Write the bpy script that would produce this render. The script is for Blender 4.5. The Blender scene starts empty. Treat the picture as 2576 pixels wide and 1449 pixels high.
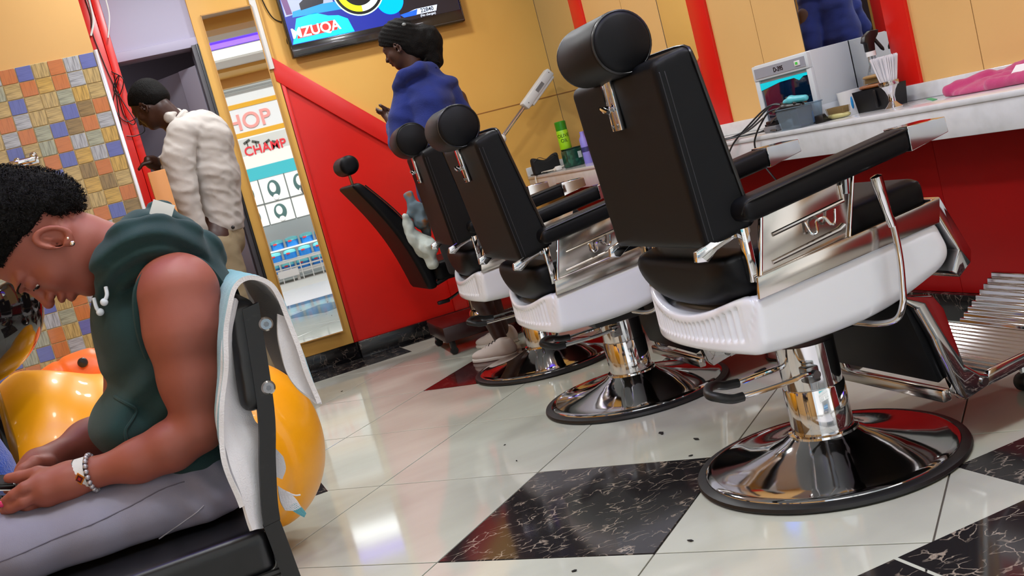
import bpy, bmesh, math, random
import numpy as np
from mathutils import Matrix, Vector

random.seed(7); np.random.seed(7)
S = bpy.context.scene
COL = S.collection
PI = math.pi

# ------------------------------------------------------------------ camera
FPX, YAW, PITCH, ROLL = 2656.0, 0.321, 0.1275, -0.2576
CAM = np.array([0.0, 0.0, 1.0])
def cam_axes():
    cy, sy, cp, sp = math.cos(YAW), math.sin(YAW), math.cos(PITCH), math.sin(PITCH)
    f = np.array([sy*cp, cy*cp, -sp]); r0 = np.array([cy, -sy, 0.0]); u0 = np.cross(r0, f)
    r = math.cos(ROLL)*r0 + math.sin(ROLL)*u0
    u = -math.sin(ROLL)*r0 + math.cos(ROLL)*u0
    return r, u, f
CR, CU, CF = cam_axes()
cd = bpy.data.cameras.new('camera'); cam = bpy.data.objects.new('camera', cd); COL.objects.link(cam)
cd.sensor_width = 36.0; cd.lens = FPX/2576.0*36.0; cd.clip_start = 0.05; cd.clip_end = 100
M4 = Matrix(((CR[0], CU[0], -CF[0], CAM[0]), (CR[1], CU[1], -CF[1], CAM[1]), (CR[2], CU[2], -CF[2], CAM[2]), (0, 0, 0, 1)))
cam.matrix_world = M4
S.camera = cam

def at(px, py, Y=None, X=None, z=None):
    """the point of the room seen at a photo pixel, on a plane of the room"""
    d = (px-1288.0)*CR - (py-724.5)*CU + FPX*CF
    if Y is not None: t = Y/d[1]
    elif X is not None: t = X/d[0]
    else: t = (z-1.0)/d[2]
    return CAM + t*d

# ------------------------------------------------------------------ world, lights, exposure
w = bpy.data.worlds.new('world'); S.world = w; w.use_nodes = True
bg = w.node_tree.nodes['Background']; bg.inputs[0].default_value = (0.86, 0.94, 1.0, 1); bg.inputs[1].default_value = 1.2
S.view_settings.view_transform = 'Standard'; S.view_settings.look = 'None'
S.view_settings.exposure = 0.0; S.view_settings.gamma = 1.0; S.view_settings.use_curve_mapping = False
S.cycles.use_denoising = True
S.cycles.use_adaptive_sampling = True; S.cycles.adaptive_threshold = 0.03
S.cycles.max_bounces = 7; S.cycles.diffuse_bounces = 4; S.cycles.glossy_bounces = 5; S.cycles.transmission_bounces = 6
S.cycles.caustics_reflective = False; S.cycles.caustics_refractive = False
S.cycles.sample_clamp_indirect = 6.0

def area_light(name, loc, size, power, color=(1, 1, 1), rot=(0, 0, 0), shape='DISK', size_y=None):
    l = bpy.data.lights.new(name, 'AREA'); l.shape = shape; l.size = size; l.energy = power; l.color = color
    if size_y: l.size_y = size_y
    o = bpy.data.objects.new(name, l); COL.objects.link(o); o.location = loc; o.rotation_euler = rot
    return o
sn_ = bpy.data.lights.new('sun', 'SUN'); sn_.energy = 5.0; sn_.angle = math.radians(3); sn_.color = (1.0, 0.98, 0.95)
sno = bpy.data.objects.new('sun', sn_); COL.objects.link(sno); sno.rotation_euler = (math.radians(-32), 0, 0)
LAMPS = [(1.56, 2.45), (1.80, 1.15), (0.35, 2.45), (1.56, 4.3), (0.35, 4.3), (-0.8, 2.9), (0.35, 1.15), (1.56, 5.5), (0.45, 5.5)]  # last two are unseen lamps added to brighten the back of the room
for (x, y) in LAMPS:
    area_light('ceiling_lamp_light', (x, y, 2.655), 0.22, (15.0 if y > 4 else 12.0 if y < 2 else 9.0), (0.95, 0.98, 1.0))
area_light('cove_light', (0.6, 1.88, 2.685), 3.6, 6.0, (0.25, 0.12, 1.0), shape='RECTANGLE', size_y=0.3)
area_light('light_panel_light', (0.6, 1.2, 2.69), 3.2, 17.0, (0.94, 0.98, 1.0), shape='RECTANGLE', size_y=0.5)
area_light('store_room_light', (-0.3, 7.3, 2.5), 0.5, 5.0, (0.80, 0.76, 1.0))

# ------------------------------------------------------------------ materials
def s2l(c):
    return tuple(((v/255.0)/12.92 if v/255.0 <= 0.04045 else (((v/255.0)+0.055)/1.055)**2.4) for v in c)
MATS = {}
def mat(name, rgb=(200, 200, 200), rough=0.5, metal=0.0, coat=0.0, noise=None, bump=None, emit=None, trans=0.0, alpha=1.0, sheen=0.0, ior=None, spec=None, sss=0.0):
    if name in MATS: return MATS[name]
    m = bpy.data.materials.new(name); m.use_nodes = True; nt = m.node_tree; b = nt.nodes['Principled BSDF']
    c = s2l(rgb) + (1,)
    b.inputs['Base Color'].default_value = c
    b.inputs['Roughness'].default_value = rough; b.inputs['Metallic'].default_value = metal
    b.inputs['Coat Weight'].default_value = coat; b.inputs['Coat Roughness'].default_value = 0.05
    if spec is not None: b.inputs['Specular IOR Level'].default_value = spec
    if trans: b.inputs['Transmission Weight'].default_value = trans
    if ior: b.inputs['IOR'].default_value = ior
    if alpha < 1: b.inputs['Alpha'].default_value = alpha
    if sheen: b.inputs['Sheen Weight'].default_value = sheen; b.inputs['Sheen Roughness'].default_value = 0.6
    if sss: b.inputs['Subsurface Weight'].default_value = sss; b.inputs['Subsurface Radius'].default_value = (0.012, 0.005, 0.003); b.inputs['Subsurface Scale'].default_value = 0.6
    if emit:
        b.inputs['Emission Color'].default_value = s2l(emit[0]) + (1,); b.inputs['Emission Strength'].default_value = emit[1]
    if noise:   # (scale, second colour, sharpness lo, hi, (sx,sy,sz))
        tc = nt.nodes.new('ShaderNodeTexCoord'); mp = nt.nodes.new('ShaderNodeMapping'); n = nt.nodes.new('ShaderNodeTexNoise')
        mp.inputs['Scale'].default_value = noise[4] if len(noise) > 4 else (1, 1, 1)
        n.inputs['Scale'].default_value = noise[0]; n.inputs['Detail'].default_value = 5
        cr = nt.nodes.new('ShaderNodeValToRGB'); cr.color_ramp.elements[0].position = noise[2]; cr.color_ramp.elements[1].position = noise[3]
        cr.color_ramp.elements[0].color = c; cr.color_ramp.elements[1].color = s2l(noise[1]) + (1,)
        nt.links.new(tc.outputs['Object'], mp.inputs[0]); nt.links.new(mp.outputs[0], n.inputs[0]); nt.links.new(n.outputs[0], cr.inputs[0]); nt.links.new(cr.outputs[0], b.inputs['Base Color'])
    if bump:    # (scale, strength, distance, (sx,sy,sz))
        tc = nt.nodes.new('ShaderNodeTexCoord'); mp = nt.nodes.new('ShaderNodeMapping'); n = nt.nodes.new('ShaderNodeTexNoise')
        mp.inputs['Scale'].default_value = bump[3] if len(bump) > 3 else (1, 1, 1)
        n.inputs['Scale'].default_value = bump[0]; n.inputs['Detail'].default_value = 3
        bp = nt.nodes.new('ShaderNodeBump'); bp.inputs['Strength'].default_value = bump[1]; bp.inputs['Distance'].default_value = bump[2]
        nt.links.new(tc.outputs['Object'], mp.inputs[0]); nt.links.new(mp.outputs[0], n.inputs[0]); nt.links.new(n.outputs[0], bp.inputs['Height']); nt.links.new(bp.outputs[0], b.inputs['Normal'])
    MATS[name] = m
    return m

def marble(name, base, vein, rough=0.12):
    m = mat(name, base, rough, coat=0.0)
    nt = m.node_tree; b = nt.nodes['Principled BSDF']
    tc = nt.nodes.new('ShaderNodeTexCoord')
    n1 = nt.nodes.new('ShaderNodeTexNoise'); n1.inputs['Scale'].default_value = 9; n1.inputs['Detail'].default_value = 6
    mix = nt.nodes.new('ShaderNodeMixRGB'); mix.inputs[0].default_value = 0.12
    v = nt.nodes.new('ShaderNodeTexVoronoi'); v.feature = 'DISTANCE_TO_EDGE'; v.inputs['Scale'].default_value = 20
    mp = nt.nodes.new('ShaderNodeMapping'); mp.inputs['Scale'].default_value = (1.0, 1.9, 1.0)
    n2 = nt.nodes.new('ShaderNodeTexNoise'); n2.inputs['Scale'].default_value = 16
    cr = nt.nodes.new('ShaderNodeValToRGB'); cr.color_ramp.elements[0].position = 0.012; cr.color_ramp.elements[1].position = 0.05
    cr.color_ramp.elements[0].color = (1, 1, 1, 1); cr.color_ramp.elements[1].color = (0, 0, 0, 1)
    cr2 = nt.nodes.new('ShaderNodeValToRGB'); cr2.color_ramp.elements[0].position = 0.46; cr2.color_ramp.elements[1].position = 0.6
    mul = nt.nodes.new('ShaderNodeMath'); mul.operation = 'MULTIPLY'
    cm = nt.nodes.new('ShaderNodeMixRGB'); cm.inputs[1].default_value = s2l(base) + (1,); cm.inputs[2].default_value = s2l(vein) + (1,)
    L = nt.links.new
    L(tc.outputs['Object'], n1.inputs[0]); L(tc.outputs['Object'], mix.inputs[1]); L(n1.outputs['Color'], mix.inputs[2])
    L(mix.outputs[0], mp.inputs[0]); L(mp.outputs[0], v.inputs[0]); L(v.outputs['Distance'], cr.inputs[0])
    L(tc.outputs['Object'], n2.inputs[0]); L(n2.outputs[0], cr2.inputs[0]); L(cr.outputs[0], mul.inputs[0]); L(cr2.outputs[0], mul.inputs[1])
    L(mul.outputs[0], cm.inputs[0]); L(cm.outputs[0], b.inputs['Base Color'])
    return m

def tone(name, rgb, **k): return mat(name, rgb, **k)
M_WALL = mat('yellow wall paint', (226, 176, 88), 0.55, noise=(1.3, (218, 166, 78), 0.35, 0.7), bump=(60, 0.06, 0.002))
M_WALL2 = mat('pale apricot wall paint', (218, 174, 108), 0.6, noise=(1.1, (212, 166, 100), 0.35, 0.7))
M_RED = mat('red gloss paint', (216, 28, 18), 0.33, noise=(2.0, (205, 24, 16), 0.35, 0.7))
M_RED_SHADE = mat('shaded red paint', (160, 5, 6), 0.5, noise=(2.0, (150, 4, 6), 0.35, 0.7), spec=0.25)  # red paint darkened, shade under the counter put into the colour
M_WHITE = mat('white paint', (225, 225, 222), 0.5)
M_LILAC = mat('lilac painted wall', (176, 172, 196), 0.6)
M_GREYDOOR = mat('grey painted board', (128, 124, 136), 0.5)
M_DARK = mat('dark board', (46, 42, 46), 0.5)
M_CEIL = mat('white ceiling', (226, 226, 226), 0.7)
M_MIRROR = mat('mirror silver', (236, 238, 236), 0.01, metal=1.0)
M_CHROME = mat('polished chrome', (214, 214, 216), 0.06, metal=1.0)
M_CHROME2 = mat('brushed chrome plate', (196, 190, 184), 0.16, metal=1.0)
M_LEATHER = mat('black leather', (10, 11, 14), 0.46, bump=(420, 0.10, 0.001), spec=0.18)
M_PIPE = mat('black piping', (10, 10, 11), 0.3)
M_STITCH = mat('grey stitching', (36, 38, 42), 0.7)
M_PLAST = mat('white gloss plastic', (236, 240, 248), 0.22, coat=0.6)
M_RUBBER = mat('black rubber', (16, 16, 17), 0.45)
M_BLACK = mat('black plastic', (18, 18, 20), 0.35)
M_STEEL = mat('grey steel', (140, 140, 142), 0.25, metal=1.0)
M_COUNTER = mat('white countertop', (216, 218, 218), 0.16, noise=(14, (200, 202, 200), 0.45, 0.8), coat=0.3)
M_SKIRT = marble('black marble skirting', (16, 15, 17), (96, 86, 78), 0.16)
M_BTILE = marble('black marble tile', (34, 32, 33), (150, 138, 124), 0.09)
M_RTILE = marble('dark red marble tile', (58, 22, 24), (120, 70, 66), 0.1)
def make_white_tile():
    m = mat('polished cream floor tile', (188, 192, 179), 0.07, noise=(2.2, (178, 180, 167), 0.35, 0.75, (1, 3.0, 1)))
    return m
M_WTILE = make_white_tile()
M_GROUT = mat('dark grout', (84, 78, 70), 0.8)

# ------------------------------------------------------------------ mesh helpers
def new_mesh(name, V, F, smooth=True, ang=35):
    me = bpy.data.meshes.new(name)
    me.from_pydata([tuple(map(float, v)) for v in V], [], [tuple(map(int, f)) for f in F]); me.update()
    if smooth:
        me.polygons.foreach_set('use_smooth', [True]*len(me.polygons))
        me.set_sharp_from_angle(angle=math.radians(ang))
    return me
def join(parts):
    V = []; F = []; n = 0
    for v, f in parts:
        V.extend(list(v)); F.extend([tuple(i+n for i in q) for q in f]); n += len(v)
    return V, F
def obj(name, geo, m, parent=None, smooth=True, ang=35, **tags):
    if isinstance(geo, bpy.types.Mesh): me = geo
    else:
        if isinstance(geo, list): geo = join(geo)
        me = new_mesh(name, geo[0], geo[1], smooth, ang)
    if m is not None:
        ms = m if isinstance(m, (list, tuple)) else [m]
        if len(me.materials) == 0:
            for q in ms: me.materials.append(q)
    o = bpy.data.objects.new(name, me); COL.objects.link(o)
    if parent is not None: o.parent = parent
    for k, v in tags.items(): o[k] = v
    return o
def thing(name, label, cat, loc=(0, 0, 0), rz=0.0, group=None):
    o = bpy.data.objects.new(name, None); COL.objects.link(o); o.empty_display_size = 0.1
    o.location = tuple(map(float, loc)); o.rotation_euler = (0, 0, rz); o['label'] = label; o['category'] = cat
    if group: o['group'] = group
    return o
def tag(o, label, cat, group=None):
    o['label'] = label; o['category'] = cat
    if group: o['group'] = group
    return o
def struct(name, geo, m, parent=None, **k):
    o = obj(name, geo, m, parent, **k)
    if parent is None: o['kind'] = 'structure'
    return o
def dup(o, parent=None):
    c = o.copy(); COL.objects.link(c); c.parent = parent
    for ch in list(o.children): dup(ch, c)
    return c

def box(c, s, bevel=0.0, rot=None, seg=2):
    bm = bmesh.new(); bmesh.ops.create_cube(bm, size=1.0)
    for v in bm.verts: v.co = Vector((v.co.x*s[0], v.co.y*s[1], v.co.z*s[2]))
    if bevel > 0: bmesh.ops.bevel(bm, geom=list(bm.edges), offset=bevel, segments=seg, profile=0.5, affect='EDGES')
    bm.verts.ensure_lookup_table()
    V = [np.array(v.co) for v in bm.verts]; F = [[v.index for v in f.verts] for f in bm.faces]; bm.free()
    if rot is not None:
        R = np.array(rot.to_3x3()); V = [R @ v for v in V]
    return [v+np.array(c, float) for v in V], F
def bx(x0, x1, y0, y1, z0, z1, bevel=0.0): return box(((x0+x1)/2, (y0+y1)/2, (z0+z1)/2), (x1-x0, y1-y0, z1-z0), bevel)
def prism(poly, a0, a1, axis='y', bevel=0.0):
    """poly in the two other axes (xz for y, xy for z, yz for x), extruded a0..a1"""
    n = len(poly)
    def P(p, a):
        return {'y': (p[0], a, p[1]), 'z': (p[0], p[1], a), 'x': (a, p[0], p[1])}[axis]
    V = [P(p, a0) for p in poly]+[P(p, a1) for p in poly]
    F = [list(range(n)), list(range(2*n-1, n-1, -1))]+[[i, i+n, (i+1) % n+n, (i+1) % n] for i in range(n)]
    bm = bmesh.new(); vs = [bm.verts.new(v) for v in V]
    for f in F: bm.faces.new([vs[i] for i in f])
    bmesh.ops.recalc_face_normals(bm, faces=list(bm.faces))
    if bevel > 0: bmesh.ops.bevel(bm, geom=list(bm.edges), offset=bevel, segments=2, profile=0.5, affect='EDGES')
    bm.verts.index_update()
    V = [np.array(v.co) for v in bm.verts]; F = [[v.index for v in f.verts] for f in bm.faces]; bm.free()
    return V, F
def spline(pts, n=6, closed=False):
    P = [np.array(p, float) for p in pts]; out = []; m = len(P)
    rng = range(m if closed else m-1)
    for i in rng:
        p0 = P[(i-1) % m] if closed or i > 0 else 2*P[0]-P[1]
        p1 = P[i]; p2 = P[(i+1) % m]; p3 = P[(i+2) % m] if closed or i+2 < m else 2*P[-1]-P[-2]
        for k in range(n):
            t = k/n
            out.append(0.5*((2*p1)+(-p0+p2)*t+(2*p0-5*p1+4*p2-p3)*t*t+(-p0+3*p1-3*p2+p3)*t**3))
    if not closed: out.append(P[-1])
    return out
def tube(pts, r, seg=10, closed=False, caps=True, flat=None):
    P = [np.array(p, float) for p in pts]; n = len(P)
    rs = r if hasattr(r, '__len__') else [r]*n
    V = []; F = []; prev = None
    for i in range(n):
        a = P[(i-1) % n] if closed or i > 0 else P[i]; b = P[(i+1) % n] if closed or i < n-1 else P[i]
        t = b-a; t = t/(np.linalg.norm(t)+1e-12)
        if prev is None:
            ref = np.array([0, 0, 1.0]) if abs(t[2]) < 0.9 else np.array([1.0, 0, 0])
            u = np.cross(ref, t)
        else: u = prev-t*(prev@t)
        u /= np.linalg.norm(u)+1e-12; v = np.cross(t, u); prev = u
        for k in range(seg):
            th = 2*PI*k/seg; V.append(P[i]+rs[i]*(math.cos(th)*u*(flat or 1)+math.sin(th)*v))
    for i in range(n if closed else n-1):
        j = (i+1) % n
        for k in range(seg):
            F.append([i*seg+k, i*seg+(k+1) % seg, j*seg+(k+1) % seg, j*seg+k])
    if caps and not closed:
        F.append(list(range(seg-1, -1, -1))); F.append([(n-1)*seg+k for k in range(seg)])
    return V, F
def lathe(prof, c=(0, 0, 0), seg=40, axis='z'):
    V = []; F = []; n = len(prof)
    for (r, z) in prof:
        for k in range(seg):
            th = 2*PI*k/seg; a, b = r*math.cos(th), r*math.sin(th)
            V.append({'z': (a, b, z), 'y': (a, z, b), 'x': (z, a, b)}[axis])
    for i in range(n-1):
        for k in range(seg):
            q = [i*seg+k, i*seg+(k+1) % seg, (i+1)*seg+(k+1) % seg, (i+1)*seg+k]
            F.append(q if axis != 'y' else q[::-1])
    F.append([k for k in range(seg)][::-1] if axis != 'y' else [k for k in range(seg)])
    F.append([(n-1)*seg+k for k in range(seg)] if axis != 'y' else [(n-1)*seg+k for k in range(seg)][::-1])
    return [np.array(v)+np.array(c, float) for v in V], F
def ball(c, r, seg=12, rings=8):
    if not hasattr(r, '__len__'): r = (r, r, r)
    V = []; F = []
    for i in range(rings+1):
        ph = PI*i/rings
        for k in range(seg):
            th = 2*PI*k/seg; V.append((c[0]+r[0]*math.sin(ph)*math.cos(th), c[1]+r[1]*math.sin(ph)*math.sin(th), c[2]+r[2]*math.cos(ph)))
    for i in range(rings):
        for k in range(seg): F.append([i*seg+k, (i+1)*seg+k, (i+1)*seg+(k+1) % seg, i*seg+(k+1) % seg])
    return V, F
def grid_surf(P, thick=0.0, sub=1):
    """P[i][j] points -> smooth sheet (Catmull-Rom) with thickness; returns V,F(front),F(back+rim)"""
    P = np.array(P, float)
    if sub > 1:
        A = np.array([spline(list(row), sub) for row in P]); A = np.array([spline(list(A[:, j]), sub) for j in range(A.shape[1])]).transpose(1, 0, 2); P = A
    n, m, _ = P.shape
    du = np.gradient(P, axis=0); dv = np.gradient(P, axis=1); N = np.cross(du, dv); N /= (np.linalg.norm(N, axis=2, keepdims=True)+1e-12)
    V = list(P.reshape(-1, 3)); ff = [[i*m+j, (i+1)*m+j, (i+1)*m+j+1, i*m+j+1] for i in range(n-1) for j in range(m-1)]
    if thick == 0: return V, ff, []
    V += list((P-N*thick).reshape(-1, 3)); o = n*m
    bf = [[o+q for q in f][::-1] for f in ff]
    rim = []
    for i in range(n-1): rim.append([i*m, o+i*m, o+(i+1)*m, (i+1)*m]); rim.append([i*m+m-1, (i+1)*m+m-1, o+(i+1)*m+m-1, o+i*m+m-1])
    for j in range(m-1): rim.append([j, j+1, o+j+1, o+j]); q = (n-1)*m; rim.append([q+j, o+q+j, o+q+j+1, q+j+1])
    return V, ff, bf+rim
def sheet_obj(name, P, m_out, m_in, thick=0.006, sub=4, parent=None, amp=0.0):
    V, ff, bf = grid_surf(P, thick, sub)
    if amp:
        V = [v+amp*np.array([math.sin(90*v[1]+70*v[2]), math.sin(80*v[0]+60*v[2]), 0.5*math.sin(100*v[0]+90*v[1])]) for v in V]
    me = new_mesh(name, V, ff+bf, True, 60)
    me.materials.append(m_out); me.materials.append(m_in)
    for i in range(len(ff), len(ff)+len(bf)): me.polygons[i].material_index = 1
    return obj(name, me, None, parent)
def text_geo(s, size, depth=0.002, M=None, bold=False):
    cu = bpy.data.curves.new('lettering', 'FONT'); cu.body = s; cu.size = size; cu.extrude = depth; cu.align_x = 'CENTER'; cu.align_y = 'CENTER'
    if bold: cu.offset = size*0.018
    o = bpy.data.objects.new('lettering', cu); COL.objects.link(o)
    dg = bpy.context.evaluated_depsgraph_get(); me = bpy.data.meshes.new_from_object(o.evaluated_get(dg))
    V = [np.array(v.co) for v in me.vertices]; F = [list(p.vertices) for p in me.polygons]
    bpy.data.objects.remove(o); bpy.data.curves.remove(cu); bpy.data.meshes.remove(me)
    if M is not None:
        M = np.array(M); V = [M[:3, :3] @ v+M[:3, 3] for v in V]
    return V, F
def frame_mat(o, x, y):
    """4x4 with local x, y (unit) directions, origin o"""
    x = np.array(x, float); x /= np.linalg.norm(x); y = np.array(y, float); y = y-x*(x@y); y /= np.linalg.norm(y); z = np.cross(x, y)
    M = np.eye(4); M[:3, 0] = x; M[:3, 1] = y; M[:3, 2] = z; M[:3, 3] = o; return M
def xf(geo, M):
    M = np.array(M); return [M[:3, :3] @ np.array(v, float)+M[:3, 3] for v in geo[0]], geo[1]

# ---- implicit surfaces (surface nets) for rounded, organic shapes
def smin(a, b, k): h = np.clip(0.5+0.5*(b-a)/k, 0, 1); return b*(1-h)+a*h-k*h*(1-h)
def smax(a, b, k): return -smin(-a, -b, k)
def ell(X, Y, Z, c, r):
    x = (X-c[0])/r[0]; y = (Y-c[1])/r[1]; z = (Z-c[2])/r[2]
    k0 = np.sqrt(x*x+y*y+z*z)+1e-9; k1 = np.sqrt((x/r[0])**2+(y/r[1])**2+(z/r[2])**2)+1e-9
    return k0*(k0-1)/k1
def cap(X, Y, Z, a, b, ra, rb, sy=1.0):
    """tapered capsule; sy>1 widens it along world y"""
    a = np.array(a, float); b = np.array(b, float)
    yc = (a[1]+b[1])/2
    ax, ay, az = X-a[0], (Y-a[1]) , Z-a[2]
    d = b-a; L2 = d@d+1e-12
    t = np.clip((ax*d[0]+ay*d[1]+az*d[2])/L2, 0, 1)
    ey = (ay-t*d[1])/sy
    return np.sqrt((ax-t*d[0])**2+ey**2+(az-t*d[2])**2)-(ra+(rb-ra)*t)
def nets(f, lo, hi, h):
    lo = np.array(lo, float); hi = np.array(hi, float); n = np.maximum(((hi-lo)/h).astype(int)+2, 3)
    xs = [lo[i]+h*np.arange(n[i]) for i in range(3)]
    D = np.ones(tuple(n)); B = 20
    if n.prod() < 400000:
        X, Y, Z = np.meshgrid(*xs, indexing='ij'); D = f(X, Y, Z).astype(np.float64)
    else:   # only evaluate blocks the surface can pass through
        nb = [range(0, n[i], B) for i in range(3)]
        cs = [np.array([xs[i][min(k+B//2, n[i]-1)] for k in nb[i]]) for i in range(3)]
        CX_, CY_, CZ_ = np.meshgrid(*cs, indexing='ij'); DC = f(CX_, CY_, CZ_); lim = h*B*0.9*1.25+0.03
        for i, a in enumerate(nb[0]):
            for j, b in enumerate(nb[1]):
                for k, c in enumerate(nb[2]):
                    sl = (slice(a, a+B), slice(b, b+B), slice(c, c+B))
                    if abs(DC[i, j, k]) > lim: D[sl] = DC[i, j, k]; continue
                    X, Y, Z = np.meshgrid(xs[0][sl[0]], xs[1][sl[1]], xs[2][sl[2]], indexing='ij'); D[sl] = f(X, Y, Z)
    for ax in range(3):   # close the surface on the domain boundary
        for e in (0, -1):
            sl = [slice(None)]*3; sl[ax] = e; D[tuple(sl)] = np.maximum(D[tuple(sl)], 1e-4)
    s = D < 0
    c = np.zeros(tuple(n-1), dtype=np.int32)
    for i in (0, 1):
        for j in (0, 1):
            for k in (0, 1): c += s[i:n[0]-1+i, j:n[1]-1+j, k:n[2]-1+k]
    act = (c > 0) & (c < 8); idx = -np.ones(act.shape, dtype=np.int64); idx[act] = np.arange(act.sum())
    I, J, K = np.nonzero(act); P = np.zeros((len(I), 3)); W = np.zeros(len(I))
    for a in ((0, 0, 0), (1, 0, 0), (0, 1, 0), (1, 1, 0), (0, 0, 1), (1, 0, 1), (0, 1, 1), (1, 1, 1)):
        for ax in range(3):
            if a[ax] == 1: continue
            b = list(a); b[ax] = 1
            d0 = D[I+a[0], J+a[1], K+a[2]]; d1 = D[I+b[0], J+b[1], K+b[2]]
            m = (d0 < 0) != (d1 < 0); t = np.where(m, d0/(d0-d1+1e-20), 0)
            p = np.stack([I+a[0], J+a[1], K+a[2]], 1).astype(float); p[:, ax] += t
            P += p*m[:, None]; W += m
    P = P/W[:, None]*h+lo
    F = []
    for ax in range(3):
        u, v = (ax+1) % 3, (ax+2) % 3
        sl0 = [slice(None)]*3; sl1 = [slice(None)]*3; sl0[ax] = slice(0, -1); sl1[ax] = slice(1, None)
        a = s[tuple(sl0)]; b = s[tuple(sl1)]; e = np.nonzero(a != b); e = np.stack(e, 1)
        ok = (e[:, u] > 0) & (e[:, v] > 0) & (e[:, u] < n[u]-1) & (e[:, v] < n[v]-1); e = e[ok]
        ins = a[e[:, 0], e[:, 1], e[:, 2]]
        def g(du, dv):
            q = e.copy(); q[:, u] += du; q[:, v] += dv; return idx[q[:, 0], q[:, 1], q[:, 2]]
        q = np.stack([g(-1, -1), g(0, -1), g(0, 0), g(-1, 0)], 1)
        q[~ins] = q[~ins][:, ::-1]; F.append(q)
    F = np.concatenate(F); F = F[(F >= 0).all(1)]
    return P, F
def sdf_mesh(name, f, lo, hi, h, ang=60):
    P, F = nets(f, lo, hi, h)
    me = bpy.data.meshes.new(name)
    me.vertices.add(len(P)); me.vertices.foreach_set('co', P.ravel())
    me.loops.add(F.size); me.loops.foreach_set('vertex_index', F.ravel().astype(np.int32))
    me.polygons.add(len(F)); me.polygons.foreach_set('loop_start', np.arange(0, F.size, 4, dtype=np.int32))
    try: me.polygons.foreach_set('loop_total', np.full(len(F), 4, dtype=np.int32))
    except Exception: pass
    me.update(calc_edges=True); me.validate()
    me.polygons.foreach_set('use_smooth', [True]*len(me.polygons))
    return me
def wob(X, Y, Z, f, seed=0.0):
    return (np.sin(f*X+1.7*np.sin(0.7*f*Y+seed)+seed)+np.sin(f*1.1*Y+1.3*np.sin(0.8*f*Z+seed)+2*seed)+np.sin(f*0.9*Z+1.5*np.sin(0.9*f*X+seed)+3*seed))/3

#@@ROOM
# ------------------------------------------------------------------ the room
XW, YB = 2.77, 6.40          # counter wall and back wall
ZC = 2.70
def clip_rect(poly, x0, x1, y0, y1):
    def cl(P, f, it):
        out = []
        for i in range(len(P)):
            a, b = P[i], P[(i+1) % len(P)]; fa, fb = f(a), f(b)
            if fa >= 0: out.append(a)
            if (fa >= 0) != (fb >= 0):
                t = fa/(fa-fb); out.append((a[0]+t*(b[0]-a[0]), a[1]+t*(b[1]-a[1])))
        return out
    for f in (lambda p: p[0]-x0, lambda p: x1-p[0], lambda p: p[1]-y0, lambda p: y1-p[1]):
        if len(poly) < 3: return []
        poly = cl(poly, f, None)
    return poly
floor = struct('floor', bx(-2.2, 3.0, -0.6, 8.2, -0.08, -0.004), M_GROUT)
TH, TS = -0.8379, 0.6227
O0 = np.array([1.0917, 5.7213]); UU = np.array([math.cos(TH), math.sin(TH)]); VV = np.array([-math.sin(TH), math.cos(TH)])
BLACK_AX = [(-0.23, 0.378, 3.705, 4.31), (0.50, 1.307, 6.03, 6.40), (1.307, 2.77, 6.29, 6.40),
            (-1.2, -0.59, 1.14, 1.745), (0.01, 0.615, 1.14, 1.745), (0.62, 1.226, 1.14, 1.745), (1.232, 1.84, 1.14, 1.745), (1.845, 2.45, 1.14, 1.745),
            (1.632, 2.24, 1.75, 2.008), (2.245, 2.77, 1.75, 2.008), (-0.23, 0.50, 6.03, 6.40)]
def tile_geo(poly, z1=0.0, g=0.0022):
    P = np.array(poly); c = P.mean(0); Q = []
    n = len(P)
    for i in range(n):
        a, b, d = P[i-1], P[i], P[(i+1) % n]
        e1 = (b-a)/(np.linalg.norm(b-a)+1e-9); e2 = (d-b)/(np.linalg.norm(d-b)+1e-9)
        n1 = np.array([-e1[1], e1[0]]); n2 = np.array([-e2[1], e2[0]])
        if n1 @ (c-b) < 0: n1 = -n1; n2 = -n2
        den = 1+n1@n2; Q.append(b+(n1+n2)/max(den, 0.3)*g)
    R = [c+(q-c)*(1-0.0022/max(np.linalg.norm(q-c), 0.02)) for q in Q]
    V = [(q[0], q[1], z1-0.008) for q in Q]+[(q[0], q[1], z1-0.0008) for q in Q]+[(r[0], r[1], z1) for r in R]
    area = sum(P[i][0]*P[(i+1) % n][1]-P[(i+1) % n][0]*P[i][1] for i in range(n))
    F = [[i+2*n for i in range(n)]]
    for k in (0, n):
        for i in range(n): j = (i+1) % n; F.append([k+i, k+j, k+j+n, k+i+n])
    if area < 0: F = [f[::-1] for f in F]
    return V, F
def sub_rects(poly):
    """keep a diamond tile clear of the axis-aligned inlays: cut it by half planes when they bite it"""
    outs = [poly]
    for (x0, x1, y0, y1) in BLACK_AX:
        nxt = []
        for p in outs:
            hit = clip_rect(p, x0, x1, y0, y1)
            if len(hit) < 3: nxt.append(p); continue
            for (a, b, c, d) in ((-9, x0, -9, 9), (x1, 9, -9, 9), (x0, x1, -9, y0), (x0, x1, y1, 9)):
                q = clip_rect(p, a, b, c, d)
                if len(q) >= 3: nxt.append(q)
        outs = nxt
    return outs
def parea(p): return abs(sum(p[i][0]*p[(i+1) % len(p)][1]-p[(i+1) % len(p)][0]*p[i][1] for i in range(len(p))))/2
DARK_CELLS = {(3, 3): M_BTILE, (1, 0): M_RTILE, (-1, 2): M_BTILE}
for i in range(-8, 12):
    for j in range(-8, 12):
        c = [O0+UU*TS*a-VV*TS*b for a, b in ((i, j), (i+1, j), (i+1, j+1), (i, j+1))]
        poly = clip_rect([tuple(q) for q in c], -1.6, XW, -0.2, 6.4)
        if len(poly) < 3: continue
        for p in [poly]:
            if parea(p) < 0.0006: continue
            obj('floor_tile', tile_geo(p), DARK_CELLS.get((i, j), M_WTILE), floor, smooth=False)
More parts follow.
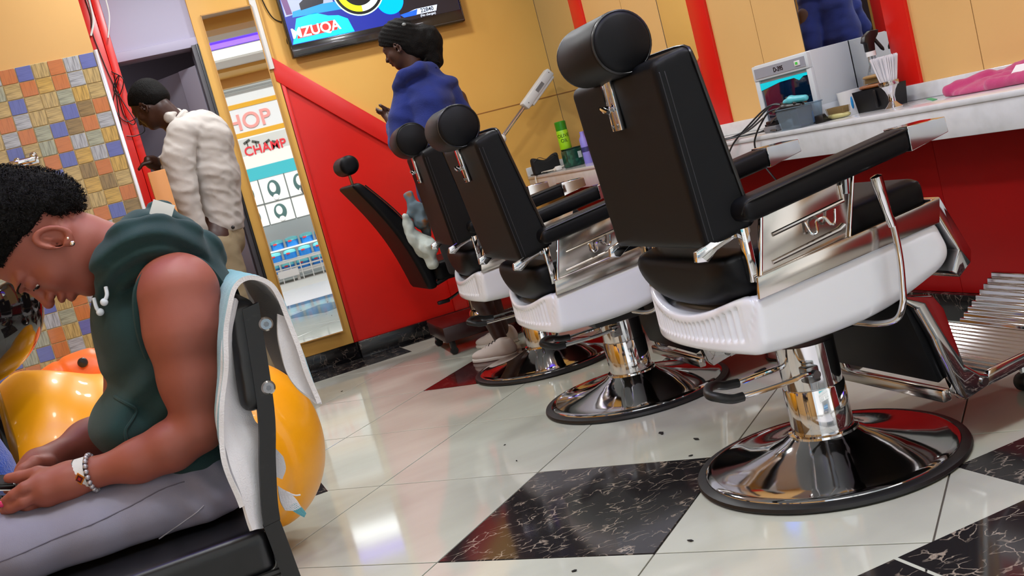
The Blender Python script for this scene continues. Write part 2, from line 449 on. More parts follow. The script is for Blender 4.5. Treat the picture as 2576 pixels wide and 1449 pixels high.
for (x0, x1, y0, y1) in BLACK_AX:
    obj('floor_tile', tile_geo([(x0, y0), (x1, y0), (x1, y1), (x0, y1)], 0.0006, 0.0012), M_BTILE, floor, smooth=False)

# back wall: yellow, with a doorway to the store room
wb = struct('wall_back', [bx(0.66, 3.0, YB, YB+0.12, 0, 3.0), bx(-2.2, 0.12, YB, YB+0.12, 0, 3.0)], M_WALL)
struct('trim_1', bx(-2.2, 0.70, YB+0.0, YB+0.12, 2.03, 3.0), M_LILAC)         # lilac wall over the doorway
obj('lintel', bx(0.10, 0.70, YB-0.02, YB+0.13, 2.02, 2.075, 0.004), M_LILAC, wb)
# store room beyond
struct('wall_storeroom', [bx(-2.2, 1.6, 8.1, 8.2, 0, 3.0), bx(-2.2, -2.1, 6.5, 8.2, 0, 3.0), bx(1.5, 1.6, 6.5, 8.2, 0, 3.0)], mat('store room wall', (120, 114, 116), 0.7))
# grey board leaning inside, the door leaf standing open
# shell: front, left, right walls, ceiling
struct('wall_right', bx(XW+0.004, XW+0.12, -0.6, 6.5, 0, 3.0), M_WALL)
struct('wall_left', bx(-1.72, -1.6, -0.6, 8.2, 0, 3.0), M_WALL2)
struct('wall_front', [bx(-1.7, -1.35, -0.6, -0.5, 0, 3.0), bx(2.5, 3.0, -0.6, -0.5, 0, 3.0), bx(-1.7, 3.0, -0.6, -0.5, 2.55, 3.0)], M_WALL2)
struct('ceiling', [bx(-2.2, 3.0, 2.08, 8.3, ZC, ZC+0.1), bx(-2.2, 3.0, -0.6, 0.70, ZC, ZC+0.1), bx(-2.2, 3.0, 0.70, 2.08, ZC+0.12, ZC+0.2), bx(-2.2, 3.0, 1.66, 1.70, ZC-0.02, ZC+0.14)], M_CEIL)
struct('trim_2', bx(-1.6, XW, 3.03, 3.34, 2.60, ZC), M_WALL)                    # yellow ceiling beam
struct('trim_3', bx(-1.6, XW, -0.5, 0.10, 2.66, ZC), M_WALL)                   # yellow header over the shop front
t = thing('cove_strip', 'glowing violet light strip in the ceiling recess', 'light')
obj('diffuser', bx(-1.2, XW-0.1, 1.72, 2.06, ZC+0.03, ZC+0.06), mat('violet light', (90, 50, 255), 0.5, emit=((84, 40, 255), 1.6)), t)
obj('housing', bx(-1.25, XW-0.05, 1.70, 2.08, ZC+0.06, ZC+0.10), M_WHITE, t)
t = thing('light_panel', 'long white glowing light panel in the ceiling recess', 'light')
obj('diffuser', bx(-1.2, XW-0.1, 0.74, 1.62, ZC+0.06, ZC+0.09), mat('white light panel', (250, 250, 250), 0.5, emit=((246, 252, 250), 1.15)), t)
obj('housing', bx(-1.25, XW-0.05, 0.72, 1.64, ZC+0.09, ZC+0.115), M_WHITE, t)
for k, (x, y) in enumerate(LAMPS):
    lab = 'round white ceiling lamp ' + ['nearest the narrow mirror axis, over the first barber chair', 'close to the shop front by the light panel', 'over the middle of the floor', 'over the third barber chair', 'over the shampoo seats', 'far left over the tiled wall side', 'at the front left of the light panel', 'added to brighten the television wall', 'added to brighten the doorway end of the room'][k]
    t = thing('ceiling_lamp', lab, 'lamp', (x, y, ZC))
    zo = -0.0 if not (0.7 < y < 2.08) else 0.0
    obj('diffuser', lathe([(0.0, -0.035), (0.07, -0.033), (0.11, -0.02), (0.12, 0.0)]), mat('lamp glass', (255, 255, 255), 0.5, emit=((255, 252, 246), 7.0)), t)
    obj('rim', lathe([(0.118, -0.012), (0.135, -0.01), (0.135, 0.0), (0.118, 0.0)]), M_WHITE, t)

# black marble skirting along the back wall
struct('baseboard_back', [bx(0.66, 1.07, YB-0.022, YB, 0, 0.105, 0.003), bx(1.07, 2.62, YB-0.05, YB, 0, 0.105, 0.003)], M_SKIRT)
struct('baseboard_right', bx(2.60, 2.63, -0.4, 6.35, 0, 0.10, 0.003), M_SKIRT)

# pilaster with the tall narrow mirror
p = struct('trim_4', bx(0.655, 1.055, YB-0.03, YB, 0.105, 3.0, 0.004), M_WALL)
m = thing('tall_mirror', 'tall narrow frameless mirror on the yellow pilaster beside the red panelling', 'mirror', (0.857, YB-0.045, 0.2), math.radians(-4.0))
obj('mirror_glass', bx(-0.141, 0.141, -0.012, 0.0, 0.0, 1.975), M_MIRROR, m)
obj('frame', [bx(-0.147, -0.141, -0.014, 0.0, -0.006, 1.981), bx(0.141, 0.147, -0.014, 0.0, -0.006, 1.981), bx(-0.147, 0.147, -0.014, 0, -0.006, 0.0), bx(-0.147, 0.147, -0.014, 0, 1.975, 1.981)], mat('pale wood edging', (190, 140, 70), 0.5), m)
tag(obj('cable_duct', bx(1.000, 1.038, YB-0.05, YB-0.03, 1.80, 2.70, 0.004), M_WHITE), 'white vertical plastic cable duct on the edge of the yellow pilaster', 'cable duct')
# red panelling: triangular panel with slanted rail
pn = thing('red_panelling', 'red painted triangular panelling with slanted rail below the television', 'panelling', (0, YB, 0))
slope = (1.309-1.879)/(1.633-1.026)
def rz(x): return 1.879+slope*(x-1.026)
obj('panel', prism([(1.062, 0.105), (2.62, 0.105), (2.62, max(0.2, rz(2.62)-0.02)), (1.062, rz(1.062)-0.03)], -0.012, 0.0), M_RED, pn)
obj('rail', prism([(1.03, 1.879), (2.62, rz(2.62)), (2.62, rz(2.62)-0.15), (1.03, 1.879-0.15)], -0.035, 0.0, bevel=0.002), M_RED, pn)
obj('stile', bx(1.045, 1.075, -0.03, 0.0, 0.105, 1.76, 0.002), M_RED, pn)
obj('stile', bx(1.715, 1.80, -0.04, 0.0, 0.105, 1.18, 0.002), M_RED, pn)
# seam lines in the yellow wall boards
obj('seam', bx(1.9, 2.765, YB-0.0015, YB, 1.256, 1.262), mat('brown seam', (150, 98, 40), 0.7), wb)

# ---- television
tv = thing('television', 'wall mounted flat television showing a music video channel', 'television', (1.155, YB, 1.83))
TW = 1.10
obj('bezel', bx(0, TW, -0.075, -0.03, 0.0, 0.64, 0.006), mat('tv bezel', (14, 13, 14), 0.25), tv)
obj('lower_bezel', bx(0.004, TW-0.004, -0.079, -0.07, 0.004, 0.075, 0.002), mat('tv dark lower bezel', (30, 28, 28), 0.2, coat=0.5), tv)
obj('bezel_trim', tube([(0.008, -0.079, 0.63), (0.008, -0.079, 0.012), (TW-0.008, -0.079, 0.012), (TW-0.008, -0.079, 0.63)], 0.002, 6), M_STEEL, tv)
obj('wall_bracket', bx(0.3, 0.8, -0.03, 0.0, 0.1, 0.4), M_BLACK, tv)
def scr(poly, d, name, rgb, e=1.0, par=None):
    return obj(name, prism(poly, -0.0772-d, -0.0768), mat('screen '+name, rgb, 0.3, emit=(rgb, e)), par or tv, smooth=False)
SC = scr([(0.015, 0.075), (TW-0.015, 0.075), (TW-0.015, 0.63), (0.015, 0.63)], 0.0, 'screen', (24, 40, 140), 0.7)
obj('picture_patch', prism([(0.02, 0.078), (0.40, 0.078), (0.38, 0.16), (0.33, 0.19), (0.27, 0.2), (0.2, 0.23), (0.08, 0.22), (0.05, 0.15)], -0.0785, -0.077), mat('screen cyan', (0, 170, 240), 0.3, emit=((0, 190, 250), 0.9)), SC, smooth=False)
obj('picture_patch', prism([(0.06, 0.23), (0.36, 0.22), (0.36, 0.27), (0.20, 0.275), (0.07, 0.262)], -0.0785, -0.077), mat('screen blue', (20, 130, 215), 0.3, emit=((20, 130, 215), 0.85)), SC, smooth=False)
obj('picture_patch', prism([(0.02, 0.24), (0.32, 0.27), (0.32, 0.5), (0.02, 0.5)], -0.078, -0.077), mat('screen grey', (150, 160, 190), 0.3, emit=((150, 160, 190), 0.7)), SC, smooth=False)
obj('picture_patch', prism([(0.12, 0.26), (0.26, 0.275), (0.28, 0.33), (0.2, 0.35), (0.12, 0.30)], -0.0788, -0.077), mat('screen dark', (20, 20, 34), 0.3, emit=((20, 20, 34), 0.5)), SC, smooth=False)
obj('picture_patch', prism([(0.03, 0.25), (0.065, 0.25), (0.055, 0.36), (0.02, 0.36)], -0.0789, -0.077), mat('screen purple', (96, 60, 110), 0.3, emit=((96, 60, 110), 0.7)), SC, smooth=False)
obj('picture_patch', prism([(0.70, 0.075), (TW-0.016, 0.075), (TW-0.016, 0.5), (0.70, 0.5)], -0.078, -0.077), mat('screen black', (34, 30, 36), 0.3, emit=((34, 30, 36), 0.4)), SC, smooth=False)
obj('picture_patch', lathe([(0.0, 0.0), (0.085, 0.0)][::-1]+[(0.0, 0.001)], (0.66, -0.0788, 0.215), 40, 'y'), mat('screen bright cyan', (20, 180, 250), 0.3, emit=((20, 180, 250), 0.9)), SC, smooth=False)
def ring(r0, r1, c, y, a0=0, a1=2*PI, n=48):
    V = []; F = []
    for k in range(n+1):
        a = a0+(a1-a0)*k/n
        for r in (r0, r1): V.append((c[0]+r*math.cos(a), y, c[1]+r*math.sin(a)))
    for k in range(n): F.append([2*k, 2*k+1, 2*k+3, 2*k+2])
    return V, F
RC = (0.485, 0.318)
def em(n, rgb, e): return mat('screen '+n, rgb, 0.3, emit=(rgb, e))
lg = obj('channel_ring', ring(0.0, 0.16, RC, -0.0792), em('pale green', (190, 235, 200), 0.9), SC, smooth=False)
obj('ring_band', ring(0.0, 0.152, RC, -0.0795), em('ring black', (16, 16, 18), 0.5), lg, smooth=False)
obj('ring_band', ring(0.10, 0.135, RC, -0.0798, -3.2, -1.6), em('lime', (205, 245, 20), 1.0), lg, smooth=False)
obj('ring_band', ring(0.10, 0.135, RC, -0.0798, -1.6, 0.1), em('pale lime', (225, 250, 230), 1.0), lg, smooth=False)
Mt = frame_mat((0.175, -0.0815, 0.135), (1, 0, 0), (0, 0, 1))
lo = obj('logo_plate', prism([(0.055, 0.075+0.03), (0.30, 0.11), (0.31, 0.135), (0.285, 0.168), (0.075, 0.16)], -0.0805, -0.079), em('red', (215, 40, 34), 0.9), SC, smooth=False)
obj('lettering', text_geo('MZUQA', 0.082, 0.0004, Mt, True), em('white', (250, 250, 250), 1.0), lo, smooth=False)
lp = obj('caption_plate', prism([(0.735, 0.118), (0.79, 0.098), (0.93, 0.098), (0.945, 0.132), (0.8, 0.132)], -0.0805, -0.079), em('caption white', (200, 215, 240), 0.9), SC, smooth=False)
obj('caption_flag', prism([(0.70, 0.116), (0.72, 0.096), (0.80, 0.096), (0.815, 0.13)], -0.0806, -0.079), em('caption blue', (30, 90, 230), 0.9), SC, smooth=False)
obj('lettering', text_geo('22840', 0.034, 0.0003, frame_mat((0.873, -0.0812, 0.115), (1, 0, 0), (0, 0, 1)), True), em('letter dark', (30, 34, 44), 0.3), lp, smooth=False)
obj('lettering', text_geo('(No charges)', 0.019, 0.0003, frame_mat((0.873, -0.0812, 0.086), (1, 0, 0), (0, 0, 1)), True), em('letter pale', (200, 210, 225), 0.9), lp, smooth=False)
def cable(name, pts, r, m, label, cat='cable', n=8, parent=None):
    o = obj(name, tube(spline(pts, n), r, 6), m, parent)
    if parent is None: tag(o, label, cat)
    return o
cable('tv_cable', [at(655, -10, Y=YB-0.01), at(672, 25, Y=YB-0.01), at(690, 48, Y=YB-0.01), at(716, 58, Y=YB-0.02)], 0.0035, M_BLACK, 'thin brown cable looping down to the left edge of the television')
cable('tv_cable', [at(732, 88, Y=YB-0.02), at(722, 95, Y=YB-0.01), at(724, 110, Y=YB-0.01), at(735, 113, Y=YB-0.02)], 0.003, M_BLACK, 'short black cable loop at the lower left of the television')

# ---- counter wall: mirrors between red pillars
PIL = [(5.72, 5.87), (4.42, 4.575), (3.13, 3.25), (1.85, 1.97), (0.55, 0.68)]
for k, (a, b) in enumerate(PIL):
    struct('trim_%d' % (5+k), bx(XW-0.022, XW+0.004, a, b, 0.80, 2.7, 0.002), M_RED)
bays = [(5.87, 6.397, 6.397, None, 'in the far corner beyond the last red strip'), (4.575, 4.872, 5.72, 5.258, 'above the third barber chair between red strips'),
        (3.25, 3.762, 4.42, 4.072, 'behind the spray bottle and white steriliser'), (1.97, 2.30, 3.13, 2.84, 'beyond the pink towel at the right'), (0.68, 1.10, 1.85, 1.5, 'at the right beyond the view'), (-0.5, 0.0, 0.55, 0.3, 'nearest the shop entrance')]
for k, (a, e, b, sm, lab) in enumerate(bays):
    m = thing('wall_mirror', 'frameless wall mirror panel ' + lab, 'mirror', (XW, a, 0.852))
    obj('mirror_glass', bx(-0.008, 0.0, 0.001, e-a, 0.0, 1.7), M_MIRROR, m)
    obj('edge_strip', bx(-0.009, 0.0, e-a, e-a+0.003, 0.0, 1.7), M_DARK, m)
    if sm:
        bd = thing('wall_board', 'apricot painted wall boards with a fine dark joint ' + lab.replace('behind', 'near').replace('above', 'over'), 'wall board', (XW, e+0.003, 0.852))
        obj('board', bx(-0.008, 0.0, 0.0, sm-e-0.005, 0.0, 1.7), M_WALL2, bd)
        obj('board', bx(-0.008, 0.0, sm-e-0.001, b-e-0.003, 0.0, 1.7), M_WALL2, bd)
        obj('joint', bx(-0.005, 0.0, sm-e-0.005, sm-e-0.001, 0.0, 1.7), mat('brown joint', (70, 46, 20), 0.6), bd)
ct = thing('counter', 'long white stone counter with upstand running along the mirrors', 'counter', (0, 0, 0))
obj('worktop', bx(2.42, XW, -0.4, YB-0.005, 0.775, 0.795, 0.005), M_COUNTER, ct)
obj('apron', bx(2.425, 2.455, -0.4, YB-0.005, 0.68, 0.778, 0.003), M_COUNTER, ct)
us = thing('upstand', 'low white stone upstand behind the counter below the mirrors', 'upstand', (0, 0, 0))
obj('side_strip', bx(XW-0.03, XW-0.0065, -0.4, YB-0.025, 0.795, 0.852, 0.003), M_COUNTER, us)
obj('end_strip', bx(2.42, XW-0.03, YB-0.025, YB-0.005, 0.795, 0.852, 0.003), M_COUNTER, us)
up = thing('under_counter_panel', 'red boarded panel below the white counter, shade put into its colour', 'panel', (2.63, 0, 0))
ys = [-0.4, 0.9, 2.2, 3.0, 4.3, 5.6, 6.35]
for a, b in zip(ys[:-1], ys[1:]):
    obj('board', bx(0.0, 0.02, a+0.001, b-0.001, 0.10, 0.773, 0.001), M_RED_SHADE, up)

# ---- tiled wall on the left (parallel to the back wall)
YT = 4.80
tw = struct('wall_tiled', bx(-1.6, 0.073, YT+0.004, YT+0.10, 0.0, 3.0), M_WALL2)
zt = 1.832; P_ = 0.0630
cols = {'b': (98, 108, 176), 'o': (196, 118, 66), 'l': (178, 182, 190), 's': (196, 170, 112), 'g': (168, 172, 150), 'w': (150, 124, 80), 'y': (206, 168, 86)}
def tile_mat(k, vert):
    nm = 'wall tile %s%d' % (k, vert)
    if nm in MATS: return MATS[nm]
    c = cols[k]; d = tuple(int(v*(0.86 if k in 'bo' else 0.72)) for v in c)
    amp = (0.45, 0.8) if k in 'bo' else (0.42, 0.66)
    return mat(nm, c, 0.18, noise=(30, d, amp[0], amp[1], (6, 1, 0.5) if vert else (0.5, 1, 6)), coat=0.3)
rows = ['oblobsolb', 'slgsoyols', 'gosbssgys', 'bgolssbwo', 'sslogbwol', 'osbsgolgy', 'slosobylb', 'glosbswoy', 'losobsyws', 'sbosswsyo', 'oslblsobw', 'bsolsglwb', 'lobsogbow', 'sogbsolbl', 'bslosgbos', 'obsolbsog', 'slgobslbs', 'gosbsoglb', 'bolsgsbos', 'sobgolswl', 'osblsogbw', 'bslogbsol', 'gobslosbg']
grout_v = mat('cream tile grout', (212, 196, 150), 0.7)
obj('grout_bed', bx(-1.2, 0.072, YT+0.001, YT+0.005, 0.28, zt), grout_v, tw)
tile_me = {}
def tile_mesh(k, v):
    if (k, v) not in tile_me:
        V, F = box((0, 0, 0), (P_-0.0035, 0.005, P_-0.0035), 0.0012, seg=1)
        me = new_mesh('wall_tile', V, F, False); me.materials.append(tile_mat(k, v)); tile_me[(k, v)] = me
    return tile_me[(k, v)]
nt_ = 0
for r in range(23):
    for c_ in range(13):
        if c_ > 7+ r*0.25 and c_ > 8: pass
        ch = rows[r][(8-c_) % 9] if c_ < 9 else rows[(r*5+c_) % 23][(c_*4+r) % 9]
        x = 0.072-P_*(c_+0.5)-0.002; z = zt-P_*(r+0.5)
        o = bpy.data.objects.new('wall_tile', tile_mesh(ch, (r+c_) % 2)); COL.objects.link(o); o.parent = tw; o.location = (x, YT-0.001, z)
obj('edge_trim', bx(0.071, 0.089, YT-0.007, YT+0.101, 0.0, zt+0.006, 0.003), mat('brushed aluminium', (214, 214, 218), 0.3, metal=1.0), tw)
# chrome mixer/shelf bracket on the tiles
bk = thing('wall_tap', 'chrome wall fitting on the coloured tiles above her hair', 'tap', at(60, 408, Y=YT-0.004))
obj('bar', bx(-0.055, 0.05, -0.05, -0.018, -0.012, 0.012, 0.006), M_CHROME, bk)
obj('knob', ball((0.045, -0.035, 0.014), 0.016), M_CHROME, bk); obj('knob', ball((-0.02, -0.035, 0.008), 0.014), M_CHROME, bk)
obj('wall_plate', bx(-0.06, 0.06, -0.018, 0.0, -0.02, 0.012, 0.004), M_CHROME, bk)

# ---- red door post with cables, doorway, leaf
dp = thing('door_post', 'red painted timber door post with cables hanging from it', 'post', (0.15, YB-0.10, 0))
obj('post_board', bx(-0.075, 0.005, -0.04, 0.10, 0.0, 2.72, 0.003), M_RED, dp)
obj('post_board', bx(0.008, 0.050, -0.01, 0.10, 0.0, 2.72, 0.003), M_RED, dp)
K = 6.25
cable('post_cable', [at(212, -10, Y=K), at(228, 40, Y=K), at(232, 80, Y=K), at(250, 130, Y=K), at(275, 190, Y=K), at(300, 240, Y=K), at(318, 270, Y=K), at(340, 305, Y=K), at(330, 312, Y=K), at(310, 285, Y=K), at(296, 230, Y=K)], 0.003, M_BLACK, 'black cable drooping down the red door post')
cable('post_cable', [at(222, -10, Y=K), at(235, 50, Y=K), at(229, 90, Y=K)], 0.006, M_WHITE, 'white flat cable down the upper red door post')
cable('post_cable', [at(264, -10, Y=K), at(275, 40, Y=K), at(272, 95, Y=K)], 0.004, M_WHITE, 'white cable hanging over the lilac wall')
cable('post_cable', [at(280, 180, Y=K), at(310, 200, Y=K), at(300, 240, Y=K), at(285, 220, Y=K), at(300, 190, Y=K), at(285, 260, Y=K), at(315, 305, Y=K), at(350, 290, Y=K), at(348, 260, Y=K), at(352, 235, Y=K), at(335, 238, Y=K)], 0.003, M_BLACK, 'tangled black wires knotted half way up the red post')
cable('post_cable', [at(318, 342, Y=K), at(340, 342, Y=K), at(362, 332, Y=K), at(362, 318, Y=K), at(350, 305, Y=K)], 0.003, M_BLACK, 'black wire looping off the red post towards the doorway')
cable('post_cable', [at(288, 185, Y=K), at(292, 230, Y=K), at(300, 290, Y=K), at(308, 330, Y=K)], 0.003, M_BLACK, 'straight black wire along the left edge of the red post')
# grey door frame and open leaf behind the man
dl = thing('storeroom_door', 'grey door leaf standing ajar in the dark doorway', 'door', (0.64, YB+0.07, 0))
obj('door_leaf', prism([(-0.02, 0.0), (-0.50, 0.62), (-0.47, 0.645), (0.01, 0.025)], 0.01, 1.93, 'z', 0.003), M_GREYDOOR, dl)
obj('door_rail', prism([(-0.03, -0.005), (-0.12, 0.111), (-0.107, 0.12), (-0.018, 0.005)], 0.01, 1.93, 'z', 0.003), mat('grey door edge', (150, 146, 160), 0.5), dl)
obj('hinge', [bx(-0.01, 0.01, -0.02, 0.0, z, z+0.08, 0.003) for z in (0.3, 1.0, 1.7)], M_BLACK, dl)
struct('door_1', [bx(0.615, 0.655, YB-0.03, YB+0.10, 0, 2.03, 0.003)], mat('dark grey frame', (72, 70, 76), 0.5))
obj('frame_edge', bx(0.64, 0.655, YB-0.045, YB-0.03, 0, 2.03, 0.002), M_BLACK, bpy.data.objects['door_1'])
sh = thing('storeroom_shelf', 'grey metal storage box on a shelf inside the dark doorway', 'shelf', (0.2, 7.3, 0))
obj('box', bx(-0.55, 0.45, 0, 0.5, 0.95, 1.42, 0.01), M_GREYDOOR, sh)
obj('stand', bx(-0.5, -0.46, 0.05, 0.09, 0, 0.95), M_DARK, sh); obj('stand', bx(0.36, 0.4, 0.05, 0.09, 0, 0.95), M_DARK, sh)
# low orange-yellow end board in front of the doorway
a = at(371, 437, Y=5.0); b = at(414, 424, Y=5.0)
tag(obj('end_board', bx(a[0], b[0], 4.98, 5.04, 0.0, (a[2]+b[2])/2, 0.003), mat('apricot board', (220, 150, 84), 0.5)), 'upright apricot board standing behind the hood between tiled wall and man', 'board')

#@@CHAIRS
# ------------------------------------------------------------------ barber chairs
def smax_planes(P, pls, k):
    d = None
    for (n, c) in pls:
        n = np.array(n, float); L = np.linalg.norm(n); e = (n[0]*P[0]+n[1]*P[1]+n[2]*P[2]-c)/L
        d = e if d is None else smax(d, e, k)
    return d
def poly_planes_xz(poly):
    """convex polygon (counter-clockwise in xz) -> outward planes"""
    out = []
    for i in range(len(poly)):
        a, b = poly[i], poly[(i+1) % len(poly)]; dx, dz = b[0]-a[0], b[1]-a[1]
        n = (dz, 0, -dx); out.append((n, n[0]*a[0]+n[2]*a[1]))
    return out
def f_shell(X, Y, Z):
    pl = poly_planes_xz([(-0.42, 0.425), (-0.34, 0.408), (-0.12, 0.392), (0.08, 0.408), (0.252, 0.468), (0.272, 0.505), (0.238, 0.588), (-0.42, 0.528)])
    d = smax_planes((X, Y, Z), pl, 0.02)
    d = smax(d, np.abs(Y)-0.292-0.10*(Z-0.55), 0.035)
    xr = -0.265-0.062*(1-np.clip(np.abs(Y)/0.29, 0, 1)**2.2)
    d = smax(d, xr-X, 0.014)
    tr = np.clip((-0.20-X)/0.07, 0, 1); tr = tr*tr*(3-2*tr)
    top = 0.560-0.062*(1-np.clip(np.abs(Y)/0.27, 0, 1)**2)
    d = smax(d, (Z-top)*tr-0.3*(1-tr), 0.012)
    # inner hollow under the seat at the back
    hol = smax(smax(np.abs(Y)-0.262, xr+0.028-X, 0.01), smax(0.50-Z, X+0.20, 0.01), 0.01)
    d = smax(d, -hol, 0.008)
    # moulded vertical ribs on the back
    m = np.clip((0.243-np.abs(Y))/0.012, 0, 1)*np.clip((Z-0.436)/0.008, 0, 1)*np.clip((top-0.018-Z)/0.008, 0, 1)*np.clip((-0.22-X)/0.02, 0, 1)
    d = d+m*(0.0050+0.0050*np.cos(2*PI*Y/0.0205))
    # parting line between side panel and back
    d = d+0.003*np.exp(-((X+0.262+0.02*(0.55-Z)/0.1)/0.0022)**2)*(np.abs(Y) > 0.25)
    return d
def f_cushion(X, Y, Z):
    t = Z-0.60-0.10*X
    d = smax(smax(np.abs(X+0.035)-0.282, np.abs(Y)-0.262, 0.02), np.abs(t)-0.070, 0.03)
    d = smax(d, ell(X, Y, Z, (0.05, 0, 0.62), (0.43, 0.44, 0.18)), 0.03)
    return d
def f_back(X, Y, Z):
    xr = -0.342-0.045*(Z-0.67); xfr = -0.222-0.115*(Z-0.67)
    hw = 0.258+0.30*np.clip(X-xr, -0.02, 0.2)
    d = smax(xr-X, X-xfr, 0.012)
    d = smax(d, np.abs(Y)-hw, 0.014)
    d = smax(d, Z-1.105-0.20*(X+0.36), 0.022)
    d = smax(d, 0.667+0.25*(X+0.35)-Z, 0.02)
    return d
def f_arm(X, Y, Z):
    zc = 0.738+0.122*(X+0.28); h = 0.028
    d = smax(smax(np.abs(Y+0.305)-0.042, np.abs(Z-zc)-h, 0.022), X-0.168, 0.004)
    rr = np.sqrt(np.clip(X+0.24, None, 0)**2+(Z-zc)**2)-0.034
    d = smax(d, np.where(X < -0.24, rr, -1.0), 0.01)
    return d
SHELL = sdf_mesh('seat_shell', f_shell, (-0.41, -0.32, 0.37), (0.30, 0.32, 0.61), 0.0036)
CUSH = sdf_mesh('seat_cushion', f_cushion, (-0.34, -0.28, 0.50), (0.28, 0.28, 0.72), 0.012)
BACK = sdf_mesh('backrest', f_back, (-0.42, -0.31, 0.63), (-0.2, 0.31, 1.14), 0.0075)
ARM = sdf_mesh('armrest', f_arm, (-0.32, -0.36, 0.68), (0.21, -0.25, 0.84), 0.0065)
M_MAROON = M_CHROME
def ribbed(x0, z0, x1, z1, y0, y1, n, amp, th):
    """plate from (x0,z0) to (x1,z1) with ridges along y"""
    m = n*6; d = np.array([x1-x0, z1-z0]); L = np.linalg.norm(d); d = d/L; nn = np.array([-d[1], d[0]])
    V = []; F = []
    for i in range(m+1):
        s_ = L*i/m; b = amp*(0.5-0.5*math.cos(2*PI*n*i/m)); p = np.array([x0, z0])+d*s_+nn*b; q = np.array([x0, z0])+d*s_-nn*th
        V += [(p[0], y0, p[1]), (p[0], y1, p[1]), (q[0], y0, q[1]), (q[0], y1, q[1])]
    for i in range(m):
        a = 4*i; b = a+4
        F += [[a, b, b+1, a+1], [a+3, b+3, b+2, a+2], [a+2, b+2, b, a], [a+1, b+1, b+3, a+3]]
    F += [[0, 1, 3, 2], [4*m+2, 4*m+3, 4*m+1, 4*m]]
    return V, F
def make_barber_chair(label, loc, rz_, dz, shift=(0.0, 0.0), tilt=0.0):
    t = thing('barber_chair', label, 'chair', loc, rz_, 'white and black barber chairs')
    base = obj('base', lathe([(0.0, 0.098), (0.075, 0.098), (0.088, 0.088), (0.108, 0.074), (0.15, 0.058), (0.21, 0.042), (0.27, 0.031), (0.305, 0.026), (0.318, 0.026), (0.326, 0.022), (0.329, 0.012)], seg=72), M_CHROME, t)
    obj('rim', lathe([(0.322, 0.0), (0.348, 0.0), (0.353, 0.007), (0.350, 0.015), (0.340, 0.019), (0.328, 0.02), (0.322, 0.012)], seg=72), M_RUBBER, base)
    col = obj('column', lathe([(0.0, 0.070), (0.092, 0.080), (0.090, 0.092), (0.080, 0.094), (0.080, 0.212), (0.078, 0.215), (0.0, 0.215)], seg=48), M_CHROME, t)
    obj('sleeve', lathe([(0.0, 0.214), (0.0765, 0.214), (0.0765, 0.330), (0.0, 0.330)], seg=48), M_CHROME, col)
    U = []
    def up_(name, geo, m, parent=t, **k):
        o = obj(name, geo, m, parent, **k)
        if parent is t:
            c_, s_ = math.cos(rz_), math.sin(rz_); lx, ly = shift[0]*c_+shift[1]*s_, -shift[0]*s_+shift[1]*c_
            o.location = (lx, ly, dz)
            if name in ('backrest', 'headrest', 'headrest_bracket') and tilt:
                a = -math.radians(tilt); pv = Vector((-0.30, 0, 0.69)); o.rotation_euler = (0, a, 0)
                o.location = Vector((lx, ly, dz))+pv-Matrix.Rotation(a, 3, 'Y') @ pv
        return o
    up_('mounting_plate', [bx(-0.09, 0.11, -0.08, 0.08, 0.345-0.0, 0.42, 0.01)], M_BLACK)
    up_('seat_shell', SHELL, M_PLAST)
    up_('seat_cushion', CUSH, M_LEATHER)
    sp = up_('side_strip', prism([(-0.262, 0.537), (0.238, 0.579), (0.252, 0.636), (-0.255, 0.586)], -0.2985, -0.286, bevel=0.0015), M_CHROME2)
    up_('side_strip', prism([(-0.262, 0.537), (0.238, 0.579), (0.252, 0.636), (-0.255, 0.586)], 0.286, 0.2985, bevel=0.0015), M_CHROME2)
    up_('front_apron', prism([(0.235, 0.636), (0.262, 0.636), (0.320, 0.490), (0.312, 0.462), (0.272, 0.435), (0.255, 0.455), (0.283, 0.500), (0.245, 0.585)], -0.285, 0.285, bevel=0.003), M_CHROME)
    bk = up_('backrest', BACK, M_LEATHER)
    def bxz(z, f=0.0):
        xr = -0.342-0.045*(z-0.67); xfr = -0.222-0.115*(z-0.67); return xr+(xfr-xr)*f
    for s in (-1, 1):
        pts = [(bxz(z, 1.0)-0.004, s*(0.258+0.30*(bxz(z, 1)-bxz(z, 0))-0.003), z) for z in np.linspace(0.715, 1.09, 12)]
        if s == -1:
            a = [(bxz(0.69, 1), y, 0.700) for y in np.linspace(0.24, -0.24, 6)]
            full = [(bxz(0.70, 1)-0.004, -0.27, 0.702)]+pts+[(bxz(1.11, 1)-0.003, -0.255, 1.118), (bxz(1.11, 1)-0.003, -0.1, 1.123), (bxz(1.11, 1)-0.003, 0.1, 1.123), (bxz(1.11, 1)-0.003, 0.255, 1.118)]
            obj('piping', tube(spline(full, 3), 0.0048, 8), M_PIPE, bk)
        for off in (0.0, 0.011):
            sp_ = [(bxz(z)+0.010+off, s*(0.258+0.30*(0.010+off)+0.0005), z) for z in np.linspace(0.69, 1.075, 14)]
            sp_ += [(bxz(1.09)+0.014+off, s*(0.244+off*0.5), 1.0985), (bxz(1.1)+0.014+off, s*0.21, 1.1015+off*0.2)]
            obj('seam', tube(sp_, 0.0012, 5), M_STITCH, bk)
    # headrest
    hd = up_('headrest', lathe([(0.0, -0.146), (0.060, -0.145), (0.071, -0.138), (0.0745, -0.125), (0.0745, 0.090), (0.071, 0.103), (0.060, 0.110), (0.0, 0.111)], (-0.362, 0.0, 1.168), 44, 'y'), M_LEATHER, ang=70)
    for s in (-1, 1):
        obj('piping', tube([(-0.362+0.0705*math.cos(a), (-0.1365 if s < 0 else 0.1015), 1.168+0.0705*math.sin(a)) for a in np.linspace(0, 2*PI, 40, endpoint=False)], 0.0034, 6, closed=True), M_PIPE, hd)
